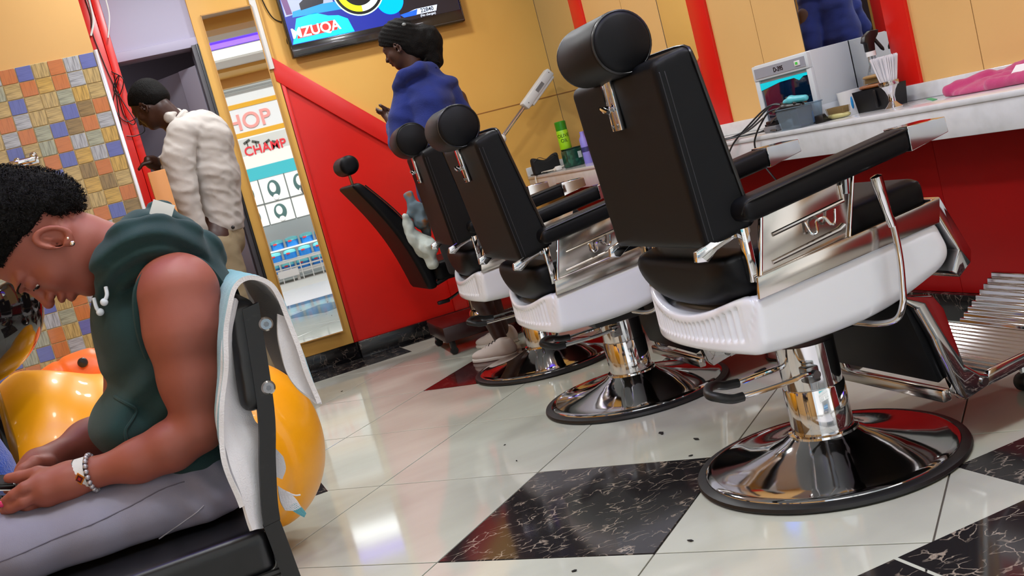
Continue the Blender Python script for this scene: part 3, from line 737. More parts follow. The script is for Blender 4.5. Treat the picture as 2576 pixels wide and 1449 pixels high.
    hb = up_('headrest_bracket', bx(-0.370, -0.3585, -0.029, 0.029, 0.975, 1.112, 0.002), M_CHROME)
    obj('stem', bx(-0.366, -0.356, -0.014, 0.014, 1.06, 1.15, 0.002), M_CHROME, hb)
    obj('wing_screw', [ball((-0.380, 0.0, 1.030), (0.012, 0.010, 0.010)), tube([(-0.388, -0.020, 1.024), (-0.388, 0.0, 1.030), (-0.388, 0.020, 1.038)], [0.005, 0.007, 0.005], 8)], M_CHROME, hb)
    for y in (-0.017, 0.017): obj('rivet', ball((-0.371, y, 0.987), (0.003, 0.005, 0.005), 10, 6), M_STEEL, hb)
    # arms, mirrored
    for s in (-1, 1):
        am = up_('armrest', ARM, M_LEATHER)
        if s == 1: am.scale = (1, -1, 1)
        z1 = 0.738+0.122*(0.192+0.28); z2 = 0.738+0.122*(0.295+0.28)
        cp = prism([(0.166, z1-0.031), (0.272, z2-0.024), (0.270, z2+0.012), (0.166, z1+0.0265)], s*0.305-0.043, s*0.305+0.043, bevel=0.0015)
        up_('arm_cap', cp, M_CHROME, ang=20)
        up_('arm_piping', tube(spline([(0.166, s*0.3465, 0.761+0.122*0.446), (0.0, s*0.3465, 0.761+0.122*0.28), (-0.22, s*0.3465, 0.766), (-0.262, s*0.34, 0.757), (-0.275, s*0.33, 0.735)], 5), 0.003, 6), M_PIPE)
        sd = up_('side_panel', prism([(-0.243, 0.580), (0.000, 0.608), (0.055, 0.770), (-0.203, 0.740)], min(s*0.276, s*0.286), max(s*0.276, s*0.286), bevel=0.0015), M_CHROME2)
        ys = s*0.288
        obj('edge_rod', tube([(-0.243, ys, 0.578), (-0.205, ys, 0.722)], 0.0045, 8), M_CHROME, sd)
        obj('edge_rod', tube([(0.000, ys, 0.606), (0.045, ys, 0.745)], 0.003, 8), M_CHROME, sd)
        obj('pressed_rib', tube([(-0.190, ys, 0.667), (0.005, ys, 0.694), (0.008, ys, 0.730)], 0.0048, 8), M_CHROME2, sd)
        obj('pressed_rib', tube([(-0.205, ys, 0.606), (-0.02, ys, 0.632), (-0.004, ys, 0.640)], 0.0048, 8), M_CHROME2, sd)
        obj('coat_hook', tube(spline([(-0.105, s*0.29, 0.672), (-0.100, s*0.30, 0.645), (-0.085, s*0.302, 0.647), (-0.083, s*0.302, 0.668), (-0.062, s*0.303, 0.672), (-0.050, s*0.303, 0.655), (-0.038, s*0.303, 0.654), (-0.030, s*0.303, 0.684)], 4), 0.0035, 8), M_CHROME, sd)
        obj('socket', tube([(0.012, s*0.292, 0.708), (0.018, s*0.292, 0.742)], 0.009, 10), M_CHROME, sd)
        # recline link between back and seat
        br = up_('back_link', prism([(-0.372, 0.652), (-0.345, 0.645), (-0.315, 0.665), (-0.275, 0.678), (-0.232, 0.680), (-0.232, 0.706), (-0.285, 0.704), (-0.340, 0.684), (-0.368, 0.676)], min(s*0.245, s*0.262), max(s*0.245, s*0.262), bevel=0.003), M_CHROME)
        obj('pivot', lathe([(0.0, -0.012), (0.012, -0.012), (0.012, 0.012), (0.0, 0.012)], (-0.245, s*0.262, 0.692), 14, 'y'), M_STEEL, br)
        up_('rear_upright', bx(-0.262, -0.242, min(s*0.262, s*0.284), max(s*0.262, s*0.284), 0.575, 0.70, 0.002), M_CHROME)
    # recline lever
    lv = up_('recline_lever', tube(spline([(0.068, -0.338, 0.715), (0.075, -0.336, 0.66), (0.088, -0.333, 0.62), (0.088, -0.333, 0.54), (0.078, -0.334, 0.47), (0.070, -0.333, 0.432), (0.058, -0.315, 0.398), (0.04, -0.27, 0.388), (0.02, -0.20, 0.392)], 6), 0.0078, 12), M_CHROME)
    obj('grip', tube([(0.0655, -0.339, 0.735), (0.0665, -0.339, 0.732), (0.0685, -0.338, 0.715), (0.077, -0.336, 0.65), (0.085, -0.334, 0.612)], [0.006, 0.0135, 0.0142, 0.011, 0.0085], 14), M_CHROME, lv)
    # pump lever
    pl = obj('pump_lever', tube(spline([(-0.045, -0.103, 0.262), (-0.075, -0.106, 0.275), (-0.13, -0.106, 0.272), (-0.27, -0.105, 0.275)], 5), 0.0066, 10), M_CHROME, t)
    obj('arm_rod', tube(spline([(-0.07, 0.035, 0.272), (-0.20, 0.025, 0.272)], 5), 0.0066, 10), M_CHROME, pl)
    obj('pedal_grip', tube(spline([(-0.255, -0.105, 0.275), (-0.285, -0.105, 0.278), (-0.318, -0.100, 0.292), (-0.328, -0.075, 0.298), (-0.300, -0.02, 0.298), (-0.265, 0.015, 0.290), (-0.235, 0.025, 0.278), (-0.195, 0.026, 0.272)], 5), 0.012, 12), M_RUBBER, pl)
    obj('bolt', lathe([(0.0, -0.008), (0.011, -0.008), (0.011, 0.008), (0.0, 0.008)], (-0.050, -0.108, 0.268), 12, 'y'), M_STEEL, pl)
    obj('clevis', [bx(-0.068, -0.032, -0.10, -0.062, 0.245, 0.287, 0.004)], M_STEEL, pl)
    # footrest
    for s in (-1, 1):
        fb = up_('footrest_bracket', prism([(0.120, 0.430), (0.215, 0.405), (0.238, 0.365), (0.262, 0.215), (0.300, 0.182), (0.325, 0.170), (0.322, 0.145), (0.300, 0.140), (0.245, 0.128), (0.228, 0.150), (0.195, 0.300), (0.165, 0.385)], s*0.235-0.016, s*0.235+0.016, bevel=0.005), M_CHROME)
        obj('bolt', lathe([(0.0, -0.02), (0.010, -0.02), (0.010, 0.02), (0.0, 0.02)], (0.308, s*0.235, 0.158), 12, 'y'), M_STEEL, fb)
    up_('crossbar', bx(0.205, 0.232, -0.22, 0.22, 0.128, 0.160, 0.005), M_CHROME2)
    cpn = up_('calf_panel', prism([(0.150, 0.400), (0.195, 0.405), (0.232, 0.190), (0.205, 0.180)], -0.217, 0.217, bevel=0.004), M_LEATHER)
    fr = up_('footrest', ribbed(0.315, 0.165, 0.566, 0.196, -0.232, 0.232, 13, 0.006, 0.016), M_CHROME)
    obj('edge_bar', prism([(0.318, 0.140), (0.56, 0.168), (0.575, 0.200), (0.33, 0.178)], -0.245, -0.232, bevel=0.002), M_CHROME, fr)
    obj('edge_bar', prism([(0.318, 0.140), (0.56, 0.168), (0.575, 0.200), (0.33, 0.178)], 0.232, 0.245, bevel=0.002), M_CHROME, fr)
    obj('tread', ribbed(0.560, 0.200, 0.712, 0.310, -0.16, 0.12, 9, 0.008, 0.008), M_CHROME, fr)
    return t
CH = [(1.505, 2.32, -3.0, 0.0, 'nearest white barber chair with black back, chrome lever and footrest'),
      (1.562, 3.57, -5.0, -0.045, 'middle white barber chair behind the nearest one'),
      (1.602, 4.57, -7.0, -0.02, 'farthest white barber chair, partly hidden by the middle one')]
for k, (x, y, r_, dz, lab) in enumerate(CH):
    make_barber_chair(lab, (x, y, 0.0), math.radians(r_), dz, [(0.0, -0.012), (-0.050, -0.045), (0.018, 0.02)][k], [0.5, 4.5, 2.0][k])
#@@COUNTER ITEMS
ZT = 0.795
M_BOX = mat('cabinet white plastic', (206, 212, 214), 0.35)
M_TEAL = mat('tinted blue window', (6, 70, 96), 0.08, coat=0.5)
sc_ = thing('steriliser_cabinet', 'white tool steriliser cabinet with blue tinted window and D-395 label', 'steriliser', (2.565, 3.487, ZT))
obj('housing', bx(0.012, 0.1955, 0.0, 0.39, 0.060, 0.277, 0.003), M_BOX, sc_)
obj('lower_housing', bx(0.012, 0.172, 0.0, 0.39, 0.012, 0.062, 0.002), M_BOX, sc_)
obj('head_panel', bx(-0.004, 0.03, 0.002, 0.388, 0.212, 0.274, 0.004), M_BOX, sc_)
lp_ = obj('label_strip', bx(-0.006, -0.003, 0.02, 0.37, 0.222, 0.262), mat('grey label', (150, 152, 160), 0.5), sc_, smooth=False)
Ml = frame_mat((-0.0068, 0.20, 0.240), (0, -1, 0), (0, 0, 1))
obj('lettering', text_geo('D-395', 0.026, 0.0004, Ml, True), M_BLACK, lp_, smooth=False)
obj('switch', bx(-0.009, -0.004, 0.05, 0.085, 0.232, 0.252, 0.001), M_WHITE, sc_)
obj('indicator', bx(-0.0095, -0.0085, 0.062, 0.078, 0.237, 0.247), mat('green indicator', (60, 170, 60), 0.4, emit=((60, 170, 60), 0.4)), sc_)
wn = obj('window', bx(0.004, 0.014, 0.03, 0.36, 0.03, 0.200, 0.002), mat('dark blue window', (3, 26, 48), 0.06, coat=0.6), sc_)
obj('window_frame', [bx(0.0, 0.016, 0.0, 0.03, 0.012, 0.212, 0.002), bx(0.0, 0.016, 0.36, 0.39, 0.012, 0.212, 0.002), bx(0.0, 0.016, 0.0, 0.39, 0.0, 0.03, 0.002)], M_BOX, sc_)
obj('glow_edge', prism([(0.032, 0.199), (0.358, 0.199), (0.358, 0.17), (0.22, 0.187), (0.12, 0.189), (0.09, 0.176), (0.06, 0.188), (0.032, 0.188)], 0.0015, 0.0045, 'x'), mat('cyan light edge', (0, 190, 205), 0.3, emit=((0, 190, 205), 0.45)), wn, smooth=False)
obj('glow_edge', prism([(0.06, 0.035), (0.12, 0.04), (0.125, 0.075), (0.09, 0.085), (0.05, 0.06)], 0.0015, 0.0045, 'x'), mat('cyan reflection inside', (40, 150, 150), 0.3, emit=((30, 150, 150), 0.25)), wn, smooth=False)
obj('foot', bx(0.03, 0.05, 0.03, 0.05, 0.0, 0.014), M_BLACK, sc_); obj('foot', bx(0.03, 0.05, 0.34, 0.36, 0.0, 0.014), M_BLACK, sc_)
obj('foot', bx(0.15, 0.17, 0.03, 0.05, 0.0, 0.014), M_BLACK, sc_); obj('foot', bx(0.15, 0.17, 0.34, 0.36, 0.0, 0.014), M_BLACK, sc_)
# translucent tub with clippers
M_TUB = mat('translucent blue plastic', (206, 226, 240), 0.22, trans=0.8, ior=1.12)
tb = thing('plastic_tub', 'translucent pale blue tub holding clippers in front of the steriliser', 'tub', (2.48, 3.50, ZT))
V, F = [], []
def tubwall(hx0, hy0, hx1, hy1, h, th=0.003):
    P = [(-1, -1), (1, -1), (1, 1), (-1, 1)]
    V = [(hx0*a, hy0*b, 0.0) for a, b in P]+[(hx1*a, hy1*b, h) for a, b in P]+[((hx1-th)*a, (hy1-th)*b, h) for a, b in P]+[((hx0-th)*a, (hy0-th)*b, th) for a, b in P]
    F = [[3, 2, 1, 0]]
    for k in (0, 4, 8):
        for i in range(4): j = (i+1) % 4; F.append([k+i, k+j, k+4+j, k+4+i])
    F.append([12, 13, 14, 15]); return V, F
obj('tub_body', tubwall(0.052, 0.062, 0.060, 0.070, 0.082), M_TUB, tb, ang=20)
obj('rim', tube([(-0.061, -0.071, 0.082), (0.061, -0.071, 0.082), (0.061, 0.071, 0.082), (-0.061, 0.071, 0.082)], 0.003, 6, closed=True), M_TUB, tb)
obj('divider', bx(0.008, 0.014, -0.067, 0.065, 0.008, 0.078), mat('grey blue strip', (84, 110, 140), 0.3), tb)
for k, (x, y, r_, m_, lab) in enumerate([(-0.03, 0.0, 0.3, M_BLACK, 'black hair clipper lying in the tub, cable to the left'), (0.0, 0.02, -0.5, M_BLACK, 'black hair clipper across the tub, pointing at the steriliser'), (-0.02, -0.03, 0.1, mat('cyan clipper plastic', (90, 190, 200), 0.3), 'cyan and white clipper on top of the tub')]):
    c = thing('hair_clipper', lab, 'clipper', (2.48+x, 3.50+y, ZT+0.083+0.012*k), r_)
    obj('clipper_body', sdf_mesh('clipper_body', lambda X, Y, Z: smin(cap(X, Y, Z, (0, -0.05, 0), (0, 0.03, 0.004), 0.012, 0.016), cap(X, Y, Z, (0, 0.03, 0.004), (0, 0.065, 0), 0.015, 0.011), 0.01), (-0.03, -0.08, -0.03), (0.03, 0.09, 0.03), 0.004), m_, c)
    obj('blade', bx(-0.013, 0.013, 0.068, 0.086, -0.006, 0.002, 0.001), M_STEEL, c)
cpaths = [[(2.46, 3.56, 0.89), (2.50, 3.70, 0.90), (2.47, 3.85, 0.83), (2.45, 4.0, 0.803), (2.47, 4.25, 0.80)],
          [(2.47, 3.55, 0.89), (2.46, 3.66, 0.90), (2.435, 3.80, 0.84), (2.41, 3.90, 0.78), (2.405, 3.96, 0.72), (2.40, 3.98, 0.64)],
          [(2.44, 3.52, 0.885), (2.43, 3.62, 0.88), (2.42, 3.68, 0.84), (2.412, 3.72, 0.80), (2.408, 3.74, 0.76), (2.405, 3.72, 0.70), (2.41, 3.66, 0.62), (2.45, 3.60, 0.50)],
          [(2.50, 3.56, 0.89), (2.58, 3.72, 0.915), (2.60, 3.90, 0.86), (2.58, 4.1, 0.80), (2.55, 4.4, 0.80)],
          [(2.43, 3.60, 0.803), (2.50, 3.80, 0.802), (2.46, 4.0, 0.802), (2.50, 4.2, 0.802)],
          [(2.44, 3.53, 0.875), (2.47, 3.66, 0.845), (2.50, 3.80, 0.805), (2.44, 3.95, 0.803), (2.42, 4.1, 0.80)]]
for k, p_ in enumerate(cpaths):
    cable('clipper_cable', p_, 0.0038, M_BLACK, 'black clipper cable ' + ['arching highest from the tub to the left', 'falling off the counter edge behind the far armrest', 'ending in a thick plug sleeve before the counter front', 'running behind the other cables by the boards', 'lying flat along the worktop', 'lying low behind the tub'][k])
tag(obj('power_adapter', bx(2.47, 2.55, 3.66, 3.75, ZT, ZT+0.025, 0.006), mat('grey plastic', (120, 120, 122), 0.4)), 'grey charging stand lying among the cables left of the tub', 'charger')
obj('stand_top', bx(2.48, 2.54, 3.67, 3.74, ZT+0.025, ZT+0.045, 0.005), M_BLACK, bpy.data.objects['power_adapter'])
# black box with brushes
bb = thing('black_box', 'open black plastic box right of the steriliser, two wooden brushes on top', 'box', (2.652, 3.238, ZT))
obj('box_body', tubwall(0.044, 0.082, 0.050, 0.090, 0.080), M_BLACK, bb, ang=20)
obj('clip', bx(-0.056, -0.049, -0.045, -0.033, 0.01, 0.075, 0.002), M_BLACK, bb)
M_WOOD = mat('brown varnished wood', (150, 92, 48), 0.35, noise=(30, (120, 70, 36), 0.4, 0.7, (1, 6, 1)))
for k, (dy, dz_, lab, a) in enumerate([(0.0, 0.088, 'lower wooden hair brush lying on the black box', 0.0), (-0.015, 0.116, 'upper bristle brush resting on the wooden brush', 0.12)]):
    c = thing('hair_brush', lab, 'brush', (2.645, 3.235+dy, ZT+dz_), 0.0)
    if k == 0: obj('handle', sdf_mesh('handle', lambda X, Y, Z: smax(ell(X, Y, Z, (0, 0, 0), (0.03, 0.095, 0.014)), np.abs(Z)-0.008, 0.003), (-0.04, -0.11, -0.02), (0.04, 0.11, 0.02), 0.004), M_WOOD, c)
    else:
        obj('handle', sdf_mesh('handle', lambda X, Y, Z: smax(ell(X, Y, Z, (0, 0, 0.006), (0.026, 0.08, 0.012)), np.abs(Z-0.006)-0.007, 0.003), (-0.04, -0.1, -0.02), (0.04, 0.1, 0.03), 0.004), mat('pale brown wood', (150, 116, 62), 0.4), c)
        br = obj('bristles', join([tube([(x, y, 0.0), (x*1.1, y*1.04, -0.017)], 0.0012, 4) for x in np.linspace(-0.016, 0.016, 6) for y in np.linspace(-0.06, 0.06, 22)]), mat('tan bristle', (132, 108, 62), 0.7), c); br['kind'] = 'stuff'
c = thing('clothes_brush', 'oval pale wooden brush with tan bristles standing up before the white cup', 'brush', (2.57, 3.385, ZT))
obj('handle', sdf_mesh('handle', lambda X, Y, Z: smax(ell(X, Y, Z, (0, 0, 0.01), (0.026, 0.062, 0.016)), np.abs(Z-0.01)-0.009, 0.003), (-0.04, -0.08, -0.006), (0.04, 0.08, 0.03), 0.0035), mat('cream painted wood', (190, 182, 120), 0.4), c)
br = obj('bristles', join([tube([(x, y, 0.018), (x*1.15, y*1.04, 0.043)], 0.0014, 4) for x in np.linspace(-0.015, 0.015, 6) for y in np.linspace(-0.048, 0.048, 18)]), mat('tan bristle'), c); br['kind'] = 'stuff'
c = thing('shaving_cup', 'white plastic cup with blue oval mark beside the steriliser', 'cup', (2.665, 3.425, ZT))
obj('cup_body', lathe([(0.0, 0.0), (0.040, 0.0), (0.046, 0.09), (0.0435, 0.09), (0.038, 0.004), (0.0, 0.004)], seg=28), M_WHITE, c)
a_ = math.radians(238)
obj('blue_oval', ball((0.0415*math.cos(a_), 0.0415*math.sin(a_), 0.045), (0.005, 0.0055, 0.026), 14, 10), mat('blue print', (30, 140, 205), 0.4), c)
tag(obj('comb_case', bx(2.50, 2.555, 3.475, 3.555, ZT, ZT+0.016, 0.003), mat('violet blue plastic', (58, 56, 170), 0.35)), 'flat violet blue plastic case lying right of the tub', 'case')
c = thing('clipper_guard', 'small black clipper guard lying in front of the pale brush', 'clipper guard', (2.520, 3.415, ZT), 0.4)
obj('guard_body', prism([(-0.035, 0.0), (0.03, 0.0), (0.005, 0.012), (-0.012, 0.032), (-0.032, 0.03)], -0.018, 0.018, bevel=0.003), M_BLACK, c)
obj('teeth', [bx(0.02, 0.042, -0.016+0.008*k, -0.012+0.008*k, 0.0, 0.004) for k in range(5)], M_BLACK, c)['kind'] = 'stuff'
# neck duster
c = thing('neck_duster', 'white bristled neck duster standing on a chrome handle near the red strip', 'brush', (2.532, 3.035, ZT))
obj('handle', lathe([(0.0, 0.0), (0.030, 0.0), (0.031, 0.006), (0.022, 0.014), (0.012, 0.026), (0.0115, 0.045), (0.018, 0.065), (0.030, 0.084), (0.0, 0.084)], seg=28), M_CHROME, c)
obj('ferrule', lathe([(0.0, 0.082), (0.032, 0.082), (0.034, 0.088), (0.034, 0.098), (0.0, 0.098)], seg=28), M_CHROME2, c)
rg = random.Random(3)
def bristle():
    a = rg.random()*2*PI; r = math.sqrt(rg.random())
    return tube([(0.028*r*math.cos(a), 0.028*r*math.sin(a), 0.094), (0.036*r*math.cos(a), 0.036*r*math.sin(a), 0.13), (0.047*r*math.cos(a), 0.047*r*math.sin(a), 0.178+0.008*rg.random())], 0.0013, 4)
b_ = obj('bristles', join([bristle() for _ in range(520)]), mat('white nylon bristle', (226, 224, 226), 0.4), c); b_['kind'] = 'stuff'
# spray bottle
M_CLEAR = mat('clear plastic', (226, 232, 236), 0.05, trans=0.85, ior=1.25)
c = thing('spray_bottle', 'clear plastic spray bottle with black trigger head beside the mirror', 'spray bottle', (2.690, 3.285, ZT))
obj('bottle_body', lathe([(0.0, 0.0), (0.030, 0.0), (0.033, 0.006), (0.033, 0.105), (0.028, 0.13), (0.015, 0.165), (0.0145, 0.20), (0.0, 0.20)], seg=28), M_CLEAR, c)
obj('dip_tube', tube([(0.0, 0.0, 0.20), (0.006, -0.006, 0.02)], 0.0025, 6), M_WHITE, c)
obj('collar', lathe([(0.0, 0.195), (0.018, 0.195), (0.018, 0.213), (0.0, 0.213)], seg=20), M_WHITE, c)
obj('trigger_head', [prism([(-0.018, 0.213), (0.014, 0.213), (0.018, 0.245), (0.040, 0.268), (0.046, 0.285), (0.010, 0.288), (-0.020, 0.272), (-0.030, 0.25), (-0.018, 0.245)], -0.012, 0.012, bevel=0.003)], M_BLACK, c)
obj('trigger', tube(spline([(0.024, 0, 0.258), (0.040, 0, 0.235), (0.060, 0, 0.205)], 4), [0.007]*8+[0.003], 8), M_BLACK, c)
obj('label', lathe([(0.0335, 0.055), (0.0338, 0.055), (0.0338, 0.085), (0.0335, 0.085)], seg=28), mat('printed label', (60, 66, 70), 0.5), c)
# pink towel with tag
def f_tw(X, Y, Z):
    d = ell(X, Y, Z, (2.65, 2.70, ZT+0.004), (0.085, 0.17, 0.030))
    d = smin(d, cap(X, Y, Z, (2.69, 2.78, ZT+0.016), (2.70, 2.56, ZT+0.046), 0.022, 0.028), 0.014)
    d = smin(d, cap(X, Y, Z, (2.63, 2.70, ZT+0.02), (2.65, 2.50, ZT+0.030), 0.018, 0.022), 0.008)
    d = smin(d, cap(X, Y, Z, (2.60, 2.84, ZT+0.02), (2.68, 2.74, ZT+0.035), 0.022, 0.024), 0.012)
    d = smin(d, cap(X, Y, Z, (2.58, 2.64, ZT+0.015), (2.60, 2.46, ZT+0.02), 0.018, 0.022), 0.01)
    d = d+0.005*wob(X, Y, Z, 62, 1)+0.002*wob(X, Y, Z, 150, 2)
    return smax(smax(d, ZT+0.0008-Z, 0.003), X-(XW-0.034), 0.004)
pt = thing('pink_towel', 'crumpled pink towel with white tag lying on the right of the counter', 'towel', (0, 0, 0))
M_PINK = mat('pink terry cloth', (176, 38, 98), 0.9, bump=(420, 0.6, 0.002), sheen=0.3)
obj('cloth', sdf_mesh('cloth', f_tw, (2.50, 2.36, 0.78), (XW-0.03, 2.92, 0.92), 0.0065), M_PINK, pt)
obj('care_tag', [box((2.622, 2.555, ZT+0.045), (0.035, 0.05, 0.002), 0.0, Matrix.Rotation(-0.7, 4, 'Y'))], M_WHITE, pt)
obj('green_tag', [box((2.565, 2.885, ZT+0.006), (0.02, 0.03, 0.002), 0.0, Matrix.Rotation(0.3, 4, 'X'))], mat('green tag', (70, 160, 110), 0.5), pt)
# far end of the counter
c = thing('green_jar', 'dark green square tin at the far end of the counter', 'tin', (2.60, 6.02, ZT))
obj('jar_body', bx(-0.055, 0.055, -0.045, 0.045, 0.0, 0.108, 0.008), mat('dark green tin', (10, 62, 46), 0.3, noise=(40, (34, 96, 74), 0.5, 0.62)), c)
obj('lid', bx(-0.052, 0.052, -0.042, 0.042, 0.108, 0.116, 0.004), mat('darker green lid', (8, 48, 38), 0.3), c)
obj('label', bx(0.018, 0.042, -0.0465, -0.044, 0.045, 0.085), mat('pale label', (190, 200, 196), 0.5), c)
c = thing('green_spray_can', 'lime green can with dark green cap standing on the green tin', 'can', (2.575, 6.03, ZT+0.116))
obj('can_body', lathe([(0.0, 0.0), (0.036, 0.0), (0.037, 0.004), (0.037, 0.11), (0.034, 0.118), (0.0, 0.118)], seg=28), mat('lime green print', (150, 208, 24), 0.35), c)
obj('cap', lathe([(0.0, 0.116), (0.035, 0.116), (0.035, 0.168), (0.031, 0.172), (0.0, 0.172)], seg=28), mat('green cap', (40, 130, 18), 0.35), c)
for k, (tx, zz, sz) in enumerate([('OLIVE', 0.082, 0.030), ('OIL', 0.052, 0.030)]):
    V, F = text_geo(tx, sz, 0.0003)
    V = [np.array((0.0378*math.cos(-PI*0.62+v[0]/0.0378), 0.0378*math.sin(-PI*0.62+v[0]/0.0378), zz+v[1])) for v in V]
    obj('lettering', (V, F), M_BLACK, c, smooth=False)
c = thing('purple_bottle', 'lilac bottle half hidden behind the backrest beside the green tin', 'bottle', (2.645, 5.905, ZT))
obj('bottle_body', lathe([(0.0, 0.0), (0.025, 0.0), (0.026, 0.004), (0.026, 0.15), (0.014, 0.17), (0.014, 0.195), (0.0, 0.195)], seg=24), mat('lilac plastic', (136, 130, 214), 0.35), c)
obj('label', lathe([(0.0262, 0.07), (0.0265, 0.07), (0.0265, 0.10), (0.0262, 0.10)], seg=24), mat('dark violet label', (50, 50, 110), 0.5), c)
def f_bag(X, Y, Z):
    top = 0.105+0.012*np.cos(X*2*PI/0.16*1.0+PI)*-1
    d = smax(np.abs(X)-0.092, np.abs(Y)-0.035, 0.03); d = smax(d, Z-(0.098-0.016*np.cos(2*PI*X/0.19)), 0.02); d = smax(d, 0.001-Z, 0.006)
    return d+0.002*wob(X, Y, Z, 60, 3)
c = thing('black_bag', 'black wavy topped tool pouch on the far end of the counter', 'pouch', (2.500, 6.24, ZT))
obj('pouch_body', sdf_mesh('pouch_body', f_bag, (-0.12, -0.06, -0.005), (0.12, 0.06, 0.14), 0.006), mat('black cloth', (9, 9, 10), 0.8), c)
obj('zip', tube(spline([(-0.085, -0.034, 0.085), (-0.045, -0.036, 0.104), (0, -0.036, 0.084), (0.045, -0.036, 0.104), (0.085, -0.034, 0.085)], 4), 0.002, 6), M_STITCH, c)
cable('clipper_cable', [(2.47, 6.19, 0.80), (2.44, 6.1, 0.802), (2.46, 6.3, 0.803), (2.43, 6.35, 0.802), (2.44, 6.2, 0.80)], 0.004, M_BLACK, 'black cable bundled in front of the black pouch')
cable('clipper_cable', [(2.62, 6.12, 0.82), (2.52, 6.12, 0.806), (2.44, 6.22, 0.803), (2.412, 6.24, 0.78), (2.408, 6.22, 0.70)], 0.005, mat('cream cable', (214, 206, 190), 0.5), 'cream cable running from the sockets over the counter edge')
c = thing('wall_plug', 'white round plug lying before the green tin', 'plug', (2.50, 6.05, ZT))
obj('plug_body', bx(-0.02, 0.02, -0.018, 0.018, 0, 0.028, 0.008), M_WHITE, c); obj('cord_end', ball((-0.026, 0, 0.012), 0.009), mat('cream cable'), c)
c = thing('wall_adapter', 'small beige adapter box at the counter upstand', 'adapter', (2.60, 6.33, ZT))
obj('adapter_body', bx(-0.03, 0.03, -0.02, 0.02, 0, 0.06, 0.004), mat('beige plastic', (200, 186, 160), 0.5), c); obj('adapter_face', bx(-0.02, 0.02, -0.023, -0.019, 0.01, 0.05, 0.002), M_WHITE, c)
# magnifier / steamer arm lamp
c = thing('arm_lamp', 'white handheld lamp head on a chrome arm behind the second chair', 'lamp', (2.20, 6.2, 0.0))
d_ = np.array([2.67-2.44, 0, 1.405-1.225]); d_ /= np.linalg.norm(d_); n_ = np.array([-d_[2], 0, d_[0]])
Mh = np.eye(4); Mh[:3, 0] = d_; Mh[:3, 1] = (0, 1, 0); Mh[:3, 2] = n_; Mh[:3, 3] = (2.44-2.20, 0, 1.225)
M_LAMPW = mat('pale grey plastic', (206, 210, 210), 0.4)
hd_ = obj('lamp_head', xf(bx(0.0, 0.285, -0.035, 0.035, -0.028, 0.028, 0.010), Mh), M_LAMPW, c)
obj('lower_shell', xf(bx(0.04, 0.27, -0.03, 0.03, -0.042, -0.020, 0.006), Mh), M_LAMPW, hd_)
obj('type_plate', xf(bx(0.12, 0.19, -0.0365, -0.034, -0.012, 0.012), Mh), mat('grey type plate', (110, 112, 112), 0.5), hd_)
obj('screw', xf(ball((0.03, -0.0355, 0.0), 0.003, 8, 6), Mh), M_BLACK, hd_); obj('screw', xf(ball((0.265, -0.0355, 0.008), 0.003, 8, 6), Mh), M_BLACK, hd_)
obj('arm', tube([(0.05, 0, 1.08), (0.235, 0, 1.222)], 0.013, 12), M_CHROME, c)
obj('joint', ball((0.04, 0, 1.07), (0.035, 0.03, 0.03)), M_WHITE, c)
obj('pole', tube([(0.02, 0, 1.07), (0.0, 0, 0.04)], 0.012, 12), M_CHROME, c)
obj('base', lathe([(0.0, 0.0), (0.16, 0.0), (0.16, 0.02), (0.05, 0.045), (0.0, 0.05)], seg=28), M_WHITE, c)

#@@LITTLE CHAIR AND FLOOR THINGS
c = thing('salon_chair', 'slim black salon chair seen from the side before the red panelling', 'chair', (1.62, 5.62, 0.0))
def f_sb(X, Y, Z):
    t = np.clip((Z-0.40)/0.62, 0, 1); xc = -0.24-0.25*t+0.055*np.sin(PI*t)
    d = smax(np.abs(X-xc)-(0.028+0.018*np.sin(PI*t)), np.abs(Y)-0.20, 0.02); d = smax(d, smax(Z-1.03, 0.385-Z, 0.02), 0.025); return d
obj('backrest', sdf_mesh('backrest', f_sb, (-0.56, -0.24, 0.36), (-0.15, 0.24, 1.06), 0.01), M_LEATHER, c)
obj('piping', tube([(-0.24-0.25*t+0.055*math.sin(PI*t)+0.03+0.018*math.sin(PI*t), -0.198, 0.40+0.62*t) for t in np.linspace(0.02, 0.98, 16)], 0.004, 6), M_PIPE, c)
obj('headrest', sdf_mesh('headrest', lambda X, Y, Z: smax(np.sqrt(((X+0.48)/1.0)**2+(Z-1.13)**2)-0.052, np.abs(Y)-0.12, 0.03), (-0.56, -0.15, 1.05), (-0.40, 0.15, 1.21), 0.008), M_LEATHER, c)
obj('stem', tube([(-0.47, 0, 1.0), (-0.475, 0, 1.09)], 0.008, 8), M_STEEL, c)
obj('seat', sdf_mesh('seat', lambda X, Y, Z: smax(smax(np.abs(X-0.03)-0.25, np.abs(Y)-0.23, 0.04), np.abs(Z-0.47)-0.055, 0.04), (-0.25, -0.26, 0.38), (0.32, 0.26, 0.56), 0.012), M_LEATHER, c)
obj('recliner_bar', tube([(-0.22, -0.2, 0.41), (-0.10, -0.2, 0.44), (0.0, -0.2, 0.43)], 0.012, 8), M_BLACK, c)
obj('column', lathe([(0.0, 0.16), (0.055, 0.16), (0.05, 0.18), (0.042, 0.19), (0.042, 0.34), (0.0, 0.34)], (0.02, 0, 0), 28), M_CHROME, c)
obj('collar', bx(-0.04, 0.08, -0.05, 0.05, 0.335, 0.42, 0.008), M_STEEL, c)
pdl = obj('pump_pedal', tube(spline([(-0.03, -0.06, 0.33), (-0.12, -0.07, 0.30), (-0.17, -0.07, 0.29)], 4), 0.008, 8), M_STEEL, c)
obj('pedal_pad', bx(-0.21, -0.14, -0.085, -0.055, 0.28, 0.30, 0.006), M_RUBBER, pdl)
M_DWOOD = mat('dark reddish wood', (44, 16, 15), 0.3)
obj('platform', prism([(-0.24, -0.14), (0.34, -0.16), (0.36, 0.30), (-0.20, 0.34)], 0.075, 0.16, 'z', 0.006), M_DWOOD, c)
